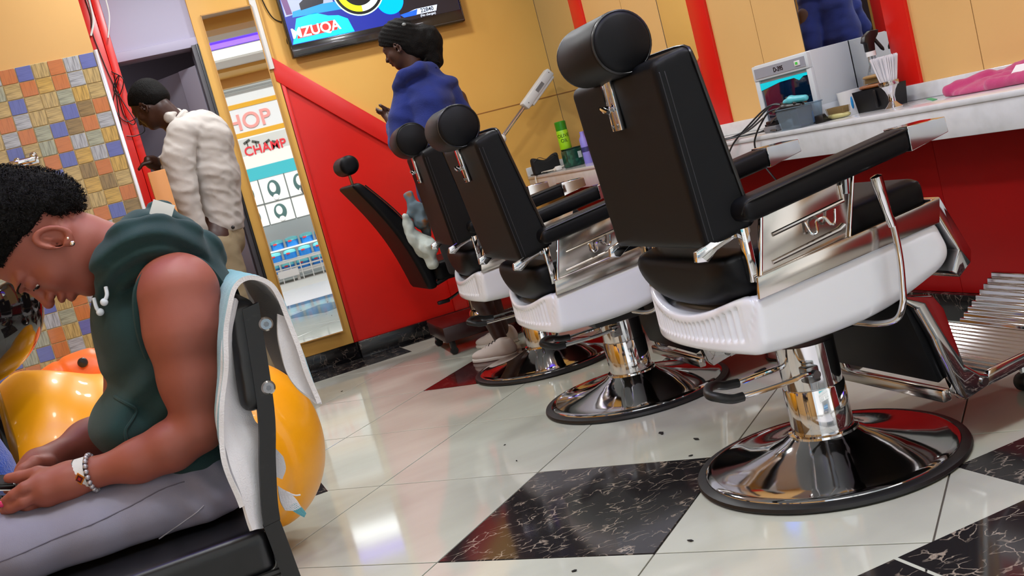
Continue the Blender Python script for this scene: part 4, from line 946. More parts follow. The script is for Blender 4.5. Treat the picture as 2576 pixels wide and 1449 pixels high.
for (x, y) in ((-0.20, -0.11), (0.30, -0.12), (0.31, 0.26), (-0.17, 0.30)):
    lg_ = obj('castor', [bx(x-0.015, x+0.015, y-0.015, y+0.015, 0.03, 0.08, 0.003)], M_BLACK, c); obj('wheel', lathe([(0.0, -0.012), (0.022, -0.012), (0.022, 0.012), (0.0, 0.012)], (x, y, 0.022), 16, 'y'), M_RUBBER, lg_)
M_CLOTH = mat('white cotton cloth', (196, 206, 200), 0.9, bump=(90, 0.3, 0.004))
def cloth_chain(pts, r, seed, amp=0.014):
    P = [np.array(p, float) for p in pts]
    def f(X, Y, Z):
        d = None
        for k in range(len(P)-1):
            e = cap(X, Y, Z, P[k], P[k+1], r[k], r[k+1], 1.2); d = e if d is None else smin(d, e, 0.02)
        return d+amp*wob(X, Y, Z, 48, seed)+0.3*amp*wob(X, Y, Z, 120, seed+1)
    A = np.array(P); m_ = max(r)+0.05
    return f, tuple(A.min(0)-m_), tuple(A.max(0)+m_)
ca = [at(1018, 545, Y=5.40), at(1040, 600, Y=5.40), at(1075, 625, Y=5.38), at(1088, 660, Y=5.36)]
f, lo_, hi_ = cloth_chain(ca, [0.02, 0.035, 0.05, 0.03], 1)
tag(obj('towel', sdf_mesh('towel', f, lo_, hi_, 0.008), M_CLOTH), 'crumpled white cloth lying on the slim black salon chair', 'towel')
cb_ = [at(1030, 490, Y=5.42), at(1045, 525, Y=5.42), at(1062, 560, Y=5.42), at(1075, 590, Y=5.45)]
f, lo_, hi_ = cloth_chain(cb_, [0.025, 0.04, 0.04, 0.02], 5)
tag(obj('towel', sdf_mesh('towel', f, lo_, hi_, 0.008), mat('blue grey cloth', (104, 124, 136), 0.9, noise=(14, (150, 96, 50), 0.56, 0.66))), 'bundled blue grey cloth above the white one on the salon chair', 'towel')
# stool castor at the right
c = thing('rolling_stool', 'wheeled stool base with chrome stem and black castor at the right edge', 'stool', (2.36, 2.13, 0.0))
obj('stem', tube([(0, 0, 0.08), (0, 0, 0.44)], 0.018, 12), M_CHROME, c)
obj('seat', lathe([(0.0, 0.44), (0.15, 0.44), (0.17, 0.46), (0.17, 0.49), (0.15, 0.51), (0.0, 0.515)], seg=32), M_LEATHER, c)
for k in range(5):
    a = math.radians(152)+2*PI*k/5; x, y = 0.27*math.cos(a), 0.27*math.sin(a)
    l_ = obj('leg', tube([(0, 0, 0.10), (x, y, 0.085)], [0.016, 0.011], 10), M_CHROME, c)
    obj('castor_pin', tube([(x, y, 0.09), (x, y, 0.05)], 0.008, 8), M_CHROME, l_)
    obj('castor', lathe([(0.0, -0.018), (0.022, -0.018), (0.026, -0.012), (0.026, 0.012), (0.022, 0.018), (0.0, 0.018)], (x, y, 0.026), 18, 'y'), M_RUBBER, l_)
# floor cables and clippings
cable('floor_cable', [(1.75, 3.75, 0.006), (1.90, 3.68, 0.006), (2.05, 3.72, 0.006), (2.12, 3.55, 0.006), (2.02, 3.35, 0.006), (2.10, 3.15, 0.006), (2.25, 3.1, 0.006), (2.35, 3.3, 0.006), (2.55, 3.4, 0.006)], 0.005, M_BLACK, 'black cable snaking over the floor behind the nearest base')
cable('floor_cable', [(1.93, 3.05, 0.006), (2.03, 2.93, 0.006), (2.12, 2.98, 0.006), (2.06, 3.08, 0.006), (2.14, 3.16, 0.006), (2.3, 3.0, 0.006), (2.5, 3.1, 0.006)], 0.005, M_BLACK, 'black cable curled on the floor behind the footrest hinge')
rg = random.Random(11)
cl = [at(q[0], q[1], z=0.001) for q in [(1664, 1090), (1752, 1105), (1738, 1147), (1680, 903), (1700, 897), (1720, 905), (1742, 897), (1760, 893), (1775, 902), (1790, 890), (1705, 908), (1860, 958), (1915, 932), (1930, 940), (1737, 1361), (1270, 1120), (860, 985), (1445, 1437), (1620, 1000), (1300, 1160)]]
for k, p_ in enumerate(cl):
    s_ = [0.016, 0.013, 0.006, 0.02, 0.022, 0.018, 0.02, 0.02, 0.015, 0.014, 0.015, 0.02, 0.03, 0.02, 0.008, 0.004, 0.006, 0.008, 0.005, 0.004][k]
    f = lambda X, Y, Z, s_=s_, k=k: smin(ell(X, Y, Z, (0, 0, 0.0015), (s_, s_*0.42, 0.003)), ell(X, Y, Z, (s_*0.5, s_*0.2, 0.0015), (s_*0.4, s_*0.3, 0.0025)), 0.003)
    V, F = ball((0, 0, 0.0015), (s_, s_*0.45, 0.0022), 10, 6)
    V = [(v[0]*(1+0.25*math.sin(7*v[1]/s_+k)), v[1]*(1+0.3*math.sin(5*v[0]/s_+2*k)), max(v[2], 0.0002)) for v in V]
    o = obj('hair_clipping', (V, F), mat('dark hair', (14, 12, 12), 0.8)); o.location = tuple(p_); o.rotation_euler = (0, 0, rg.random()*3)
    tag(o, 'small tuft of dark cut hair lying on the floor tiles', 'hair clipping', 'cut hair scattered on the floor')

#@@SHAMPOO UNIT
YS = 3.25
M_YEL = mat('glossy amber fibreglass', (248, 168, 10), 0.34, coat=0.15, noise=(3, (246, 160, 6), 0.4, 0.7))
M_ORC = mat('orange vinyl', (238, 112, 40), 0.4)
sp = thing('shampoo_chair', 'amber fibreglass hair washing seat with orange cushion and black basin behind the woman', 'chair', (0, 0, 0))
def f_yel(X, Y, Z):
    d = ell(X, Y, Z, (0.150, YS, 0.335), (0.215, 0.26, 0.262))
    d = smin(d, ell(X, Y, Z, (-0.10, YS+0.04, 0.36), (0.26, 0.32, 0.30)), 0.08)
    d = smin(d, ell(X, Y, Z, (-0.36, YS+0.04, 0.42), (0.235, 0.34, 0.335)), 0.08)
    # recess of the seat
    d = smax(d, -ell(X, Y, Z, (-0.24, YS+0.12, 0.79), (0.180, 0.20, 0.115)), 0.03)
    # groove spiralling on the right end
    g = np.abs(np.sqrt(((X-0.10)/0.8)**2+((Z-0.30)/1.25)**2)-0.165)
    d = d+0.012*np.exp(-(g/0.018)**2)*(X > 0.10)*(Y < YS)
    d = smax(d, 0.002-Z, 0.01)
    return d
obj('shell', sdf_mesh('shell', f_yel, (-0.66, YS-0.46, -0.01), (0.46, YS+0.48, 0.82), 0.012), M_YEL, sp)
oc = obj('cushion', sdf_mesh('cushion', lambda X, Y, Z: ell(X, Y, Z, (-0.225, YS+0.17, 0.665), (0.185, 0.07, 0.080))+0.006*np.exp(-((X+0.30+0.35*(Z-0.72))/0.008)**2)+0.006*np.exp(-((X+0.19+0.35*(Z-0.72))/0.008)**2), (-0.48, YS+0.08, 0.58), (0.03, YS+0.32, 0.82), 0.008), M_ORC, sp)
pb = at(208, 912, Y=YS+0.102)
obj('button', [lathe([(0.0, -0.008), (0.013, -0.006), (0.015, 0.0), (0.0, 0.004)], tuple(pb), 18, 'y')], M_BLACK, oc)
# black basin
bc = at(-72, 832, Y=YS-0.25)
def f_bas(X, Y, Z):
    x, y, z = X-bc[0], Y-bc[1], Z-bc[2]
    a = 0.38; xr = x*math.cos(a)+z*math.sin(a); zr = -x*math.sin(a)+z*math.cos(a)
    o_ = ell(xr, y, zr, (0, 0, 0.035), (0.20, 0.20, 0.18)); i_ = ell(xr, y, zr, (0, 0, 0.05), (0.178, 0.178, 0.155))
    d = smax(o_, zr-0.045, 0.008); return smax(d, -i_, 0.006)
bs = obj('basin', sdf_mesh('basin', f_bas, tuple(bc-0.26), tuple(bc+0.26), 0.008), mat('glossy black ceramic', (12, 10, 10), 0.06, coat=0.8), sp)
obj('basin_stand', tube([tuple(bc+np.array([-0.05, 0.0, -0.10])), (bc[0]-0.06, bc[1]+0.05, 0.0)], 0.07, 20), mat('glossy black ceramic'), sp)
# blue terry towel over the front of the shell
def f_bt(X, Y, Z):
    a = at(-120, 1080, Y=2.70); b = at(-14, 1168, Y=2.70)
    d = cap(X, Y, Z, a, b, 0.07, 0.040, 2.0)
    d = smin(d, cap(X, Y, Z, at(-120, 1190, Y=2.70), at(10, 1205, Y=2.70), 0.06, 0.035, 2.0), 0.02)
    return d+0.0015*wob(X, Y, Z, 260, 2)
tag(obj('blue_towel', sdf_mesh('blue_towel', f_bt, (-0.75, 2.50, 0.40), (-0.30, 2.92, 0.80), 0.008), mat('blue terry cloth', (16, 66, 160), 0.95, bump=(200, 1.0, 0.004), sheen=0.3)), 'thick blue terry towel at the left edge beyond her hands', 'towel')

#@@SHOP FRONT
MC = np.array([0.857, 6.37, 0.0]); MA = math.radians(4.0); MN = np.array([-math.sin(MA), -math.cos(MA), 0.0])
def at_m(px, py, Y):
    """real point on the plane y=Y that the tall mirror shows at a photo pixel"""
    d = (px-1288.0)*CR - (py-724.5)*CU + FPX*CF
    P = CAM+d*(((MC-CAM)@MN)/(d@MN)); d2 = d-2*(d@MN)*MN
    return P+d2*((Y-P[1])/d2[1])
YO = -2.2
def zm(px, py): return float(at_m(px, py, YO)[2])
def xm(px, py): return float(at_m(px, py, YO)[0])
sf = thing('shutter_box', 'grey ribbed roller shutter above the shop entrance, seen in the tall mirror', 'shutter', (0, YO, 0))
z0, z1 = zm(640, 225), zm(625, 182)
for k in range(7):
    a = z0+(z1-z0)*k/7; obj('slat', bx(-0.2, 2.2, -0.02, 0.02+0.012*(k % 2), a+0.003, a+(z1-z0)/7-0.002, 0.005), mat('grey shutter steel', (150, 152, 150), 0.4), sf)
sf = thing('shop_sign', 'white shop sign board with red lettering and yellow borders, seen reversed in the tall mirror', 'sign', (0, YO, 0))
M_YB = mat('yellow sign band', (214, 160, 40), 0.5)
obj('upper_board', bx(-0.2, 2.2, -0.03, 0.0, zm(650, 250), z0, 0.0), mat('pale board', (214, 216, 218), 0.5), sf)
obj('band', bx(-0.2, 2.2, -0.03, 0.004, zm(650, 262), zm(650, 250)), M_YB, sf)
obj('sign_board', bx(-0.2, 2.2, -0.03, 0.0, zm(650, 325), zm(650, 262)), mat('white sign face', (216, 218, 222), 0.5), sf)
cx = xm(612, 305); zc = zm(628, 305); hh = zm(640, 282)-zm(650, 322)
obj('lettering', text_geo('SHOP', hh*1.35, 0.003, frame_mat((cx, 0.004, zc), (1, 0, 0), (0, 0, 1)), True), mat('faded red letters', (222, 150, 146), 0.5), sf, smooth=False)
obj('band', bx(-0.2, 2.2, -0.03, 0.004, zm(650, 338), zm(650, 325)), M_YB, sf)
sf = thing('shop_banner', 'banner with red letters over a teal panel outside, seen in the tall mirror', 'banner', (0, YO, 0))
obj('grey_strip', bx(-0.2, 2.2, -0.03, 0.0, zm(670, 380), zm(650, 342)), mat('grey banner', (196, 198, 196), 0.6), sf)
obj('lettering', text_geo('CHAMP', 0.17, 0.003, frame_mat((xm(665, 365), 0.004, zm(668, 372)), (1, 0, 0), (0, 0, 1)), True), mat('red letters', (214, 40, 54), 0.5), sf, smooth=False)
obj('white_strip', prism([(-0.2, zm(680, 412)), (2.2, zm(680, 412)), (2.2, zm(670, 380))]+[(2.2-0.1*k, zm(670, 380)-0.015*(k % 2)) for k in range(1, 24)]+[(-0.2, zm(670, 380))], -0.03, 0.002), M_WHITE, sf)
obj('teal_panel', bx(-0.2, 2.2, -0.03, 0.003, zm(690, 442), zm(680, 412)), mat('teal panel', (60, 176, 190), 0.5), sf)
for k, px in enumerate((618, 640, 668, 690)):
    obj('palm_print', [box((xm(px, 350), 0.004, zm(px, 358)), (0.10, 0.004, 0.03), 0.0, Matrix.Rotation(0.4*(k % 2*2-1), 4, 'Y')), bx(xm(px, 350)-0.008, xm(px, 350)+0.008, 0.002, 0.006, zm(px, 358)-0.07, zm(px, 358))], mat('dark palm print', (70, 72, 66), 0.6), sf, smooth=False)
# hair style posters
pz = [zm(690, 442), zm(708, 502), zm(712, 558)]; px0 = xm(655, 480); pw = xm(722, 470)-xm(655, 480)
M_POS = mat('white poster', (236, 240, 240), 0.4); M_HP = mat('dark hair print', (70, 104, 104), 0.5)
for r in range(2):
    for k in range(-3, 5):
        q = thing('hair_poster', 'poster of a hair style in the %s row, %s in the mirror grid' % (('upper', 'lower')[r], ('far left', 'outer left', 'left', 'left centre', 'right centre', 'right', 'outer right', 'far right')[k+3]), 'poster', (px0+pw*k, YO, pz[r+1]))
        H_ = pz[r]-pz[r+1]
        obj('sheet', bx(0.008, pw-0.008, -0.02, 0.0, 0.008, H_-0.008), M_POS, q)
        obj('frame', [bx(-0.008, 0.008, -0.02, 0.006, 0, H_), bx(0.008, pw-0.008, -0.02, 0.006, -0.008, 0.008)], mat('grey frame', (96, 104, 104), 0.5), q)
        if not (r == 1 and k == 1):
            fl = obj('hair_print', ell_ := (lambda V, F: (V, F))(*ball((pw*0.5, 0.002, H_*0.50), (pw*0.24, 0.003, H_*0.36), 18, 10)), M_HP, q)
            obj('face_print', ball((pw*(0.5+0.03*(k % 3-1)), 0.005, H_*0.56), (pw*0.12, 0.003, H_*0.2), 16, 10), M_POS, q)
            obj('shoulder_print', ball((pw*0.5, 0.005, H_*0.16), (pw*0.11, 0.003, H_*0.12), 16, 10), M_POS, q)
# bottle display
M_BOT = mat('blue bottle', (40, 130, 214), 0.3); M_BCAP = mat('aqua bottle top', (120, 214, 222), 0.4)
kx = 0
for r in range(3):
    for k in range(-2, 4):
        x = xm(735, 640)+0.21*k+0.07*r-0.1; z = zm(700, 650)+0.16*(r-1)-0.05
        q = thing('bottle', 'blue bottle with aqua top in the outdoor stack, %s row, %s' % (('bottom', 'middle', 'top')[r], ('far left', 'left', 'left centre', 'right centre', 'right', 'far right')[k+2]), 'bottle', (x, YO-0.05-0.10*r, z), 0, 'blue bottles stacked in the wire stand outside')
        obj('bottle_body', lathe([(0.0, 0.0), (0.088, 0.0), (0.092, 0.08), (0.0, 0.085)], seg=18), M_BOT, q)
        obj('bottle_top', lathe([(0.0, 0.082), (0.094, 0.082), (0.088, 0.12), (0.03, 0.135), (0.0, 0.137)], seg=18), M_BCAP, q)
        obj('red_tag', bx(-0.05, 0.0, 0.085, 0.095, 0.07, 0.09), mat('red tag', (220, 50, 60), 0.5), q)
ws = thing('wire_stand', 'white wire display stand holding blue bottles outside, seen in the tall mirror', 'stand', (0, YO+0.12, 0))
xa, xb = xm(735, 640)-0.62, xm(735, 640)+0.62; zb_, zt_ = 0.10, zm(720, 655)-0.02
for z in (zb_, (zb_+zt_)/2, zt_): obj('wire', tube([(xa, 0, z), (xb, 0, z)], 0.012, 6), M_WHITE, ws)
for k in range(10): obj('wire', tube([(xa+(xb-xa)*k/9, 0, zt_), (xa+(xb-xa)*k/9, 0.06, 0.0)], 0.007, 6), M_WHITE, ws)
for x in (xa, (xa+xb)/2, xb): obj('shelf_post', bx(x-0.02, x+0.02, -0.5, -0.02, 0.0, zm(700, 650)-0.22), M_WHITE, ws)
obj('shelf', bx(xa, xb, -0.55, -0.02, zm(700, 650)-0.235, zm(700, 650)-0.21), M_WHITE, ws)
obj('shelf', bx(xa, xb, -0.55, -0.12, zm(700, 650)-0.07, zm(700, 650)-0.051), M_WHITE, ws); obj('shelf', bx(xa, xb, -0.55, -0.22, zm(700, 650)+0.09, zm(700, 650)+0.109), M_WHITE, ws)
obj('plate', bx(xm(725, 670)-0.16, xm(725, 670)+0.12, 0.06, 0.065, zt_-0.2, zt_-0.1), mat('white plate', (230, 230, 230), 0.4), ws)
obj('plate_lettering', text_geo('Famous', 0.07, 0.001, frame_mat((xm(725, 670)-0.02, 0.067, zt_-0.15), (1, 0, 0), (0, 0, 1)), True), mat('red letters'), ws, smooth=False) if False else None
struct('trim_10', bx(-3.5, 4.0, -4.5, -0.62, -0.08, -0.002), mat('pale pavement', (214, 212, 206), 0.8))       # street outside
struct('trim_11', bx(0.25, 1.62, -0.62, 1.42, -0.002, 0.0012), mat('overexposed ground white', (232, 232, 230), 0.3))  # white slab standing in for overexposed daylit ground
struct('wall_outside', bx(-2.6, 3.6, YO-0.9, YO-0.8, 0.0, 3.4), mat('pale outside wall', (226, 226, 226), 0.7))

#@@PEOPLE
def snap(f, pts, off=0.0):
    out = []
    for p in pts:
        ys = p[1]+np.linspace(-0.09, 0.09, 181); v = f(np.full(181, p[0]), ys, np.full(181, p[2])); i = np.argmax(v < 0) if (v < 0).any() else 90
        out.append(np.array([p[0], ys[i]-off, p[2]]))
    return out
M_SKIN = mat('warm brown skin', (150, 81, 65), 0.54, noise=(9, (135, 70, 56), 0.35, 0.7), bump=(700, 0.06, 0.001), sss=0.10)
M_SKIND = mat('deep brown skin', (62, 36, 28), 0.45, sss=0.05)
M_HAIR = mat('black hair', (10, 8, 7), 0.75, bump=(240, 1.0, 0.004), spec=0.15)
M_HOOD = mat('dark green fleece', (16, 52, 52), 0.95, bump=(900, 0.35, 0.0015), sheen=0.06, noise=(6, (13, 43, 44), 0.4, 0.7))
M_JEAN = mat('grey denim', (134, 132, 150), 0.85, bump=(700, 0.3, 0.001), noise=(7, (124, 121, 138), 0.38, 0.68))
M_PHONE = mat('black phone', (10, 10, 12), 0.2)
GY = 1.76
def g3(px, py, dy=0.0): return at(px, py, Y=GY+dy)
HO = g3(138, 598, 0.055)
HF = g3(128, 775, 0.055)-HO; HF /= np.linalg.norm(HF)
HR = np.array([0.0, 1.0, 0.0]); HR -= HF*(HR@HF); HR /= np.linalg.norm(HR); HU = np.cross(HR, HF)
def head_local(X, Y, Z, o=HO, a=(HR, HF, HU)):
    x, y, z = X-o[0], Y-o[1], Z-o[2]
    return [x*v[0]+y*v[1]+z*v[2] for v in a]
def head_sdf(x, y, z, ears=True):
    ax = np.abs(x)
    d = ell(x, y, z, (0, -0.010, 0.040), (0.070, 0.088, 0.080))
    d = smin(d, ell(x, y, z, (0, 0.028, -0.015), (0.060, 0.060, 0.072)), 0.018)
    zo_ = z; z = (z-0.022)/0.9
    d = smin(d, cap(x, y, z, (0, 0.012, -0.052), (0, 0.050, -0.078), 0.040, 0.030), 0.02)
    d = smin(d, cap(ax, y, z, (0.045, -0.004, -0.040), (0.018, 0.060, -0.082), 0.018, 0.016), 0.02)   # jaw
    d = smin(d, ell(x, y, z, (0, 0.075, -0.086), (0.016, 0.013, 0.013)), 0.014)    # chin
    d = smin(d, ell(ax, y, z, (0.036, 0.054, -0.028), (0.024, 0.020, 0.022)), 0.018)   # cheeks
    d = smin(d, cap(ax, y, z, (0.012, 0.084, 0.026), (0.042, 0.066, 0.024), 0.007, 0.007), 0.014)   # brow
    d = smax(d, -ell(ax, y, z, (0.030, 0.098, 0.006), (0.018, 0.020, 0.011)), 0.012)
    d = smin(d, ell(ax, y, z, (0.030, 0.069, 0.006), (0.0155, 0.0145, 0.0125)), 0.003)   # lids
    d = smin(d, cap(x, y, z, (0, 0.080, 0.014), (0, 0.100, -0.018), 0.0075, 0.0095), 0.010)   # nose
    d = smin(d, ell(ax, y, z, (0.0125, 0.091, -0.023), (0.0085, 0.010, 0.0075)), 0.005)
    d = smin(d, ell(x, y, z, (0, 0.104, -0.021), (0.010, 0.009, 0.009)), 0.006)
    d = smax(d, -ell(ax, y, z, (0.0075, 0.093, -0.031), (0.0038, 0.0055, 0.004)), 0.002)
    d = smin(d, ell(x, y, z, (0, 0.089, -0.042), (0.023, 0.014, 0.0085)), 0.006)   # lips
    d = smin(d, ell(x, y, z, (0, 0.086, -0.057), (0.020, 0.014, 0.0095)), 0.005)
    d = smax(d, -ell(x, y, z, (0, 0.103, -0.0495), (0.024, 0.010, 0.0016)), 0.003)
    z = zo_
    if ears:
        y = y-0.010; z = z+0.003; ex = ax-0.0715-0.10*np.clip(-(y+0.005), -0.02, 0.03)
        yy = (y+0.010-0.12*z)/0.0150; zz = (z-0.001)/0.0235
        e = np.abs(np.sqrt(yy*yy+zz*zz)-1)*0.017
        d = smin(d, np.sqrt(e*e+(ex-0.006)**2)-0.0042, 0.004)
        d = smin(d, smax(np.sqrt(yy*yy+zz*zz)*0.017-0.017, np.abs(ex-0.001)-0.0025, 0.003), 0.004)
        d = smin(d, ell(ex, y, z, (0.005, -0.004, -0.024), (0.0042, 0.0075, 0.008)), 0.004)
        d = smin(d, cap(ex, y, z, (0.004, -0.008, 0.012), (0.003, -0.003, -0.012), 0.003, 0.004), 0.003)
        d = smax(d, -ell(ex, y, z, (0.006, -0.002, -0.006), (0.006, 0.006, 0.009)), 0.003)
    return d
def chain(X, Y, Z, pts, rs, k=0.004, sy=1.0):
    d = None
    for i in range(len(pts)-1):
        e = cap(X, Y, Z, pts[i], pts[i+1], rs[i], rs[i+1], sy); d = e if d is None else smin(d, e, k)
    return d
NK0 = HO+HU*(-0.048)+HF*(0.006); NKT = g3(336, 672, 0.075)
def near(X, Y, Z, P, r):
    """bounding sphere test to skip far cells"""
    return ((X-P[0])**2+(Y-P[1])**2+(Z-P[2])**2) < r*r
def girl_body(X, Y, Z):
    x, y, z = head_local(X, Y, Z)
    d = head_sdf(x, y, z)
    d = smin(d, cap(X, Y, Z, NK0, NKT, 0.046, 0.058), 0.018)
    # torso (under the clothes)
    d = smin(d, cap(X, Y, Z, g3(420, 790, 0.09), g3(400, 1010, 0.09), 0.075, 0.07, 1.5), 0.03)
    d = smin(d, cap(X, Y, Z, g3(400, 1040, 0.09), g3(500, 1190, 0.09), 0.07, 0.085, 1.5), 0.03)
    # near arm
    a = chain(X, Y, Z, [g3(447, 738, -0.045), g3(468, 835, -0.06), g3(485, 950, -0.065), g3(502, 1075, -0.07)], [0.064, 0.059, 0.049, 0.037], 0.02)
    a = smin(a, chain(X, Y, Z, [g3(497, 1078, -0.07), g3(430, 1122, -0.065), g3(350, 1158, -0.055), g3(232, 1190, -0.035)], [0.036, 0.036, 0.031, 0.0215], 0.02), 0.014)
    a = smin(a, chain(X, Y, Z, [g3(232, 1190, -0.035), g3(180, 1206, -0.03), g3(120, 1226, -0.025)], [0.0215, 0.026, 0.030], 0.015), 0.014)
    d = smin(d, a, 0.006)
    # far arm
    b = chain(X, Y, Z, [g3(380, 720, 0.22), g3(330, 900, 0.25), g3(310, 1060, 0.24)], [0.055, 0.045, 0.036], 0.02)
    b = smin(b, chain(X, Y, Z, [g3(310, 1060, 0.24), g3(220, 1110, 0.20), g3(140, 1150, 0.15)], [0.036, 0.034, 0.024], 0.02), 0.014)
    b = smin(b, chain(X, Y, Z, [g3(140, 1150, 0.15), g3(100, 1175, 0.125), g3(75, 1192, 0.115)], [0.023, 0.029, 0.024], 0.015), 0.012)
    d = smin(d, b, 0.006)
    # fingers of the near hand
    f = chain(X, Y, Z, [g3(105, 1208, -0.035), g3(62, 1228, -0.040), g3(35, 1246, -0.036), g3(8, 1266, -0.022)], [0.0115, 0.0098, 0.009, 0.0075], 0.003)
    f = np.minimum(f, chain(X, Y, Z, [g3(100, 1238, -0.035), g3(60, 1262, -0.040), g3(30, 1276, -0.032), g3(12, 1284, -0.012)], [0.0118, 0.0100, 0.009, 0.0075], 0.003))
    f = np.minimum(f, chain(X, Y, Z, [g3(110, 1252, -0.018), g3(70, 1274, -0.020), g3(45, 1284, -0.006), g3(30, 1280, 0.012)], [0.0115, 0.0098, 0.0088, 0.0072], 0.003))
    f = np.minimum(f, chain(X, Y, Z, [g3(120, 1255, 0.002), g3(88, 1272, 0.004), g3(70, 1276, 0.018)], [0.0105, 0.0088, 0.0068], 0.003))
    d = smin(d, f, 0.005)
    f = chain(X, Y, Z, [g3(150, 1196, -0.012), g3(95, 1192, -0.004), g3(50, 1200, 0.006), g3(22, 1203, 0.014)], [0.013, 0.0118, 0.0095, 0.0078], 0.004)   # thumb
    d = smin(d, f, 0.006)
    # fingers of the far hand
    f = chain(X, Y, Z, [g3(85, 1185, 0.14), g3(50, 1200, 0.135), g3(20, 1216, 0.11)], [0.0112, 0.0098, 0.0078], 0.003)
    f = np.minimum(f, chain(X, Y, Z, [g3(80, 1198, 0.12), g3(45, 1216, 0.11), g3(20, 1232, 0.08)], [0.0112, 0.0095, 0.0078], 0.003))
    f = np.minimum(f, chain(X, Y, Z, [g3(80, 1208, 0.10), g3(50, 1228, 0.085), g3(30, 1242, 0.055)], [0.0108, 0.0092, 0.0075], 0.003))
    f = np.minimum(f, chain(X, Y, Z, [g3(95, 1208, 0.09), g3(70, 1226, 0.075), g3(52, 1238, 0.05)], [0.0098, 0.0085, 0.007], 0.003))
    d = smin(d, f, 0.005)
    f = chain(X, Y, Z, [g3(122, 1166, 0.105), g3(88, 1166, 0.085), g3(62, 1182, 0.075), g3(44, 1196, 0.07)], [0.0135, 0.0125, 0.0105, 0.0085], 0.004)
    d = smin(d, f, 0.006)
    return d
girl = obj('person', sdf_mesh('person', girl_body, (-0.42, 1.60, 0.52), (0.20, 2.12, 1.22), 0.0032), M_SKIN)
tag(girl, 'seated young woman in dark green sleeveless hoodie and grey jeans looking down at a phone', 'person')
# hair
def girl_hair(X, Y, Z, lift=0.0):
    x, y, z = head_local(X, Y, Z)
    ax = np.abs(x)
    d = ell(x, y, z, (0, -0.016, 0.072), (0.081, 0.088, 0.092))
    d = smin(d, ell(x, y, z, (0, -0.048, 0.012), (0.066, 0.052, 0.052)), 0.03)
    line = -0.026+1.42*np.clip(z-0.018, -0.01, 0.068)+0.0*ax
    line = np.where(z < 0.008, -0.032-0.25*(0.008-z), line)
    d = smax(d, y-line-0.004*np.sin(170*z+3), 0.010)
    d = smax(d, -0.040-z, 0.010)
    d = d-lift
    d = d+0.0022*wob(x, y, z, 330, 1)+0.0016*wob(x, y, z, 620, 4)
    return d
hair = obj('hair', sdf_mesh('hair', girl_hair, tuple(HO-0.22), tuple(HO+0.22), 0.003), M_HAIR, girl)
me_ = hair.data; nv = len(me_.vertices); co = np.zeros(nv*3); no = np.zeros(nv*3); me_.vertices.foreach_get('co', co); me_.vertices.foreach_get('normal', no)
co = co.reshape(-1, 3); no = no.reshape(-1, 3)
rg2 = np.random.RandomState(5); pick = rg2.choice(nv, 5200, replace=False)
V = []; F = []
for i in pick:
    p, n = co[i], no[i]
    if (p-HO)@HU > 0.14: continue
    t = np.cross(n, rg2.normal(size=3)); t /= np.linalg.norm(t)+1e-9; b = np.cross(n, t)
    fade = np.clip((-0.004-((p-HO)@HF)+1.2*max((p-HO)@HU-0.02, 0))/0.05, 0.25, 1)
    R_ = (0.0020+0.0016*rg2.rand())*(0.6+0.6*fade); base = len(V); c_ = p+n*R_*0.7*fade
    w_ = 0.00055
    for k in range(8):
        a = 2*PI*k/9.5; q = c_+R_*(math.cos(a)*t+math.sin(a)*n)
        o_ = b*w_+n*0.0
        V += [q+b*w_+n*R_*0.12*k, q-b*w_+n*R_*0.12*k]
    for k in range(7): F.append([base+2*k, base+2*k+1, base+2*k+3, base+2*k+2])
cr_ = obj('curls', (V, F), M_HAIR, hair); cr_['kind'] = 'stuff'
# eyes, brows, studs
def hl(x, y, z): return HO+HR*x+HF*y+HU*z
for s in (-1, 1):
    ey = obj('eye', ball(tuple(hl(s*0.0305, 0.0688, 0.0262)), 0.0126, 16, 12), mat('eye white', (226, 214, 206), 0.25), girl)
    obj('iris', ball(tuple(hl(s*0.031, 0.0760, 0.0215)), 0.0066, 12, 8), mat('dark iris', (30, 16, 12), 0.15), ey)
    obj('eyelashes', tube([hl(s*(0.018+0.006*k), 0.0845-0.0009*k*k, 0.0245-0.0005*k) for k in range(5)], 0.0011, 6), M_HAIR, girl)
    bw_ = obj('eyebrow', tube([hl(s*(0.014+0.008*k), 0.0895-0.0010*k*k, 0.0455+0.0025*k-0.0009*k*k) for k in range(5)], [0.0016, 0.0024, 0.0024, 0.002, 0.001], 6, flat=0.6), M_HAIR, girl)
    obj('earring', ball(tuple(hl(s*0.0805, 0.007, -0.030)), 0.0042, 14, 10), mat('silver stud', (236, 226, 216), 0.12, metal=1.0), girl)
    obj('earring', ball(tuple(hl(s*0.0800, 0.0, -0.0235)), 0.0028, 12, 8), mat('silver stud'), girl)
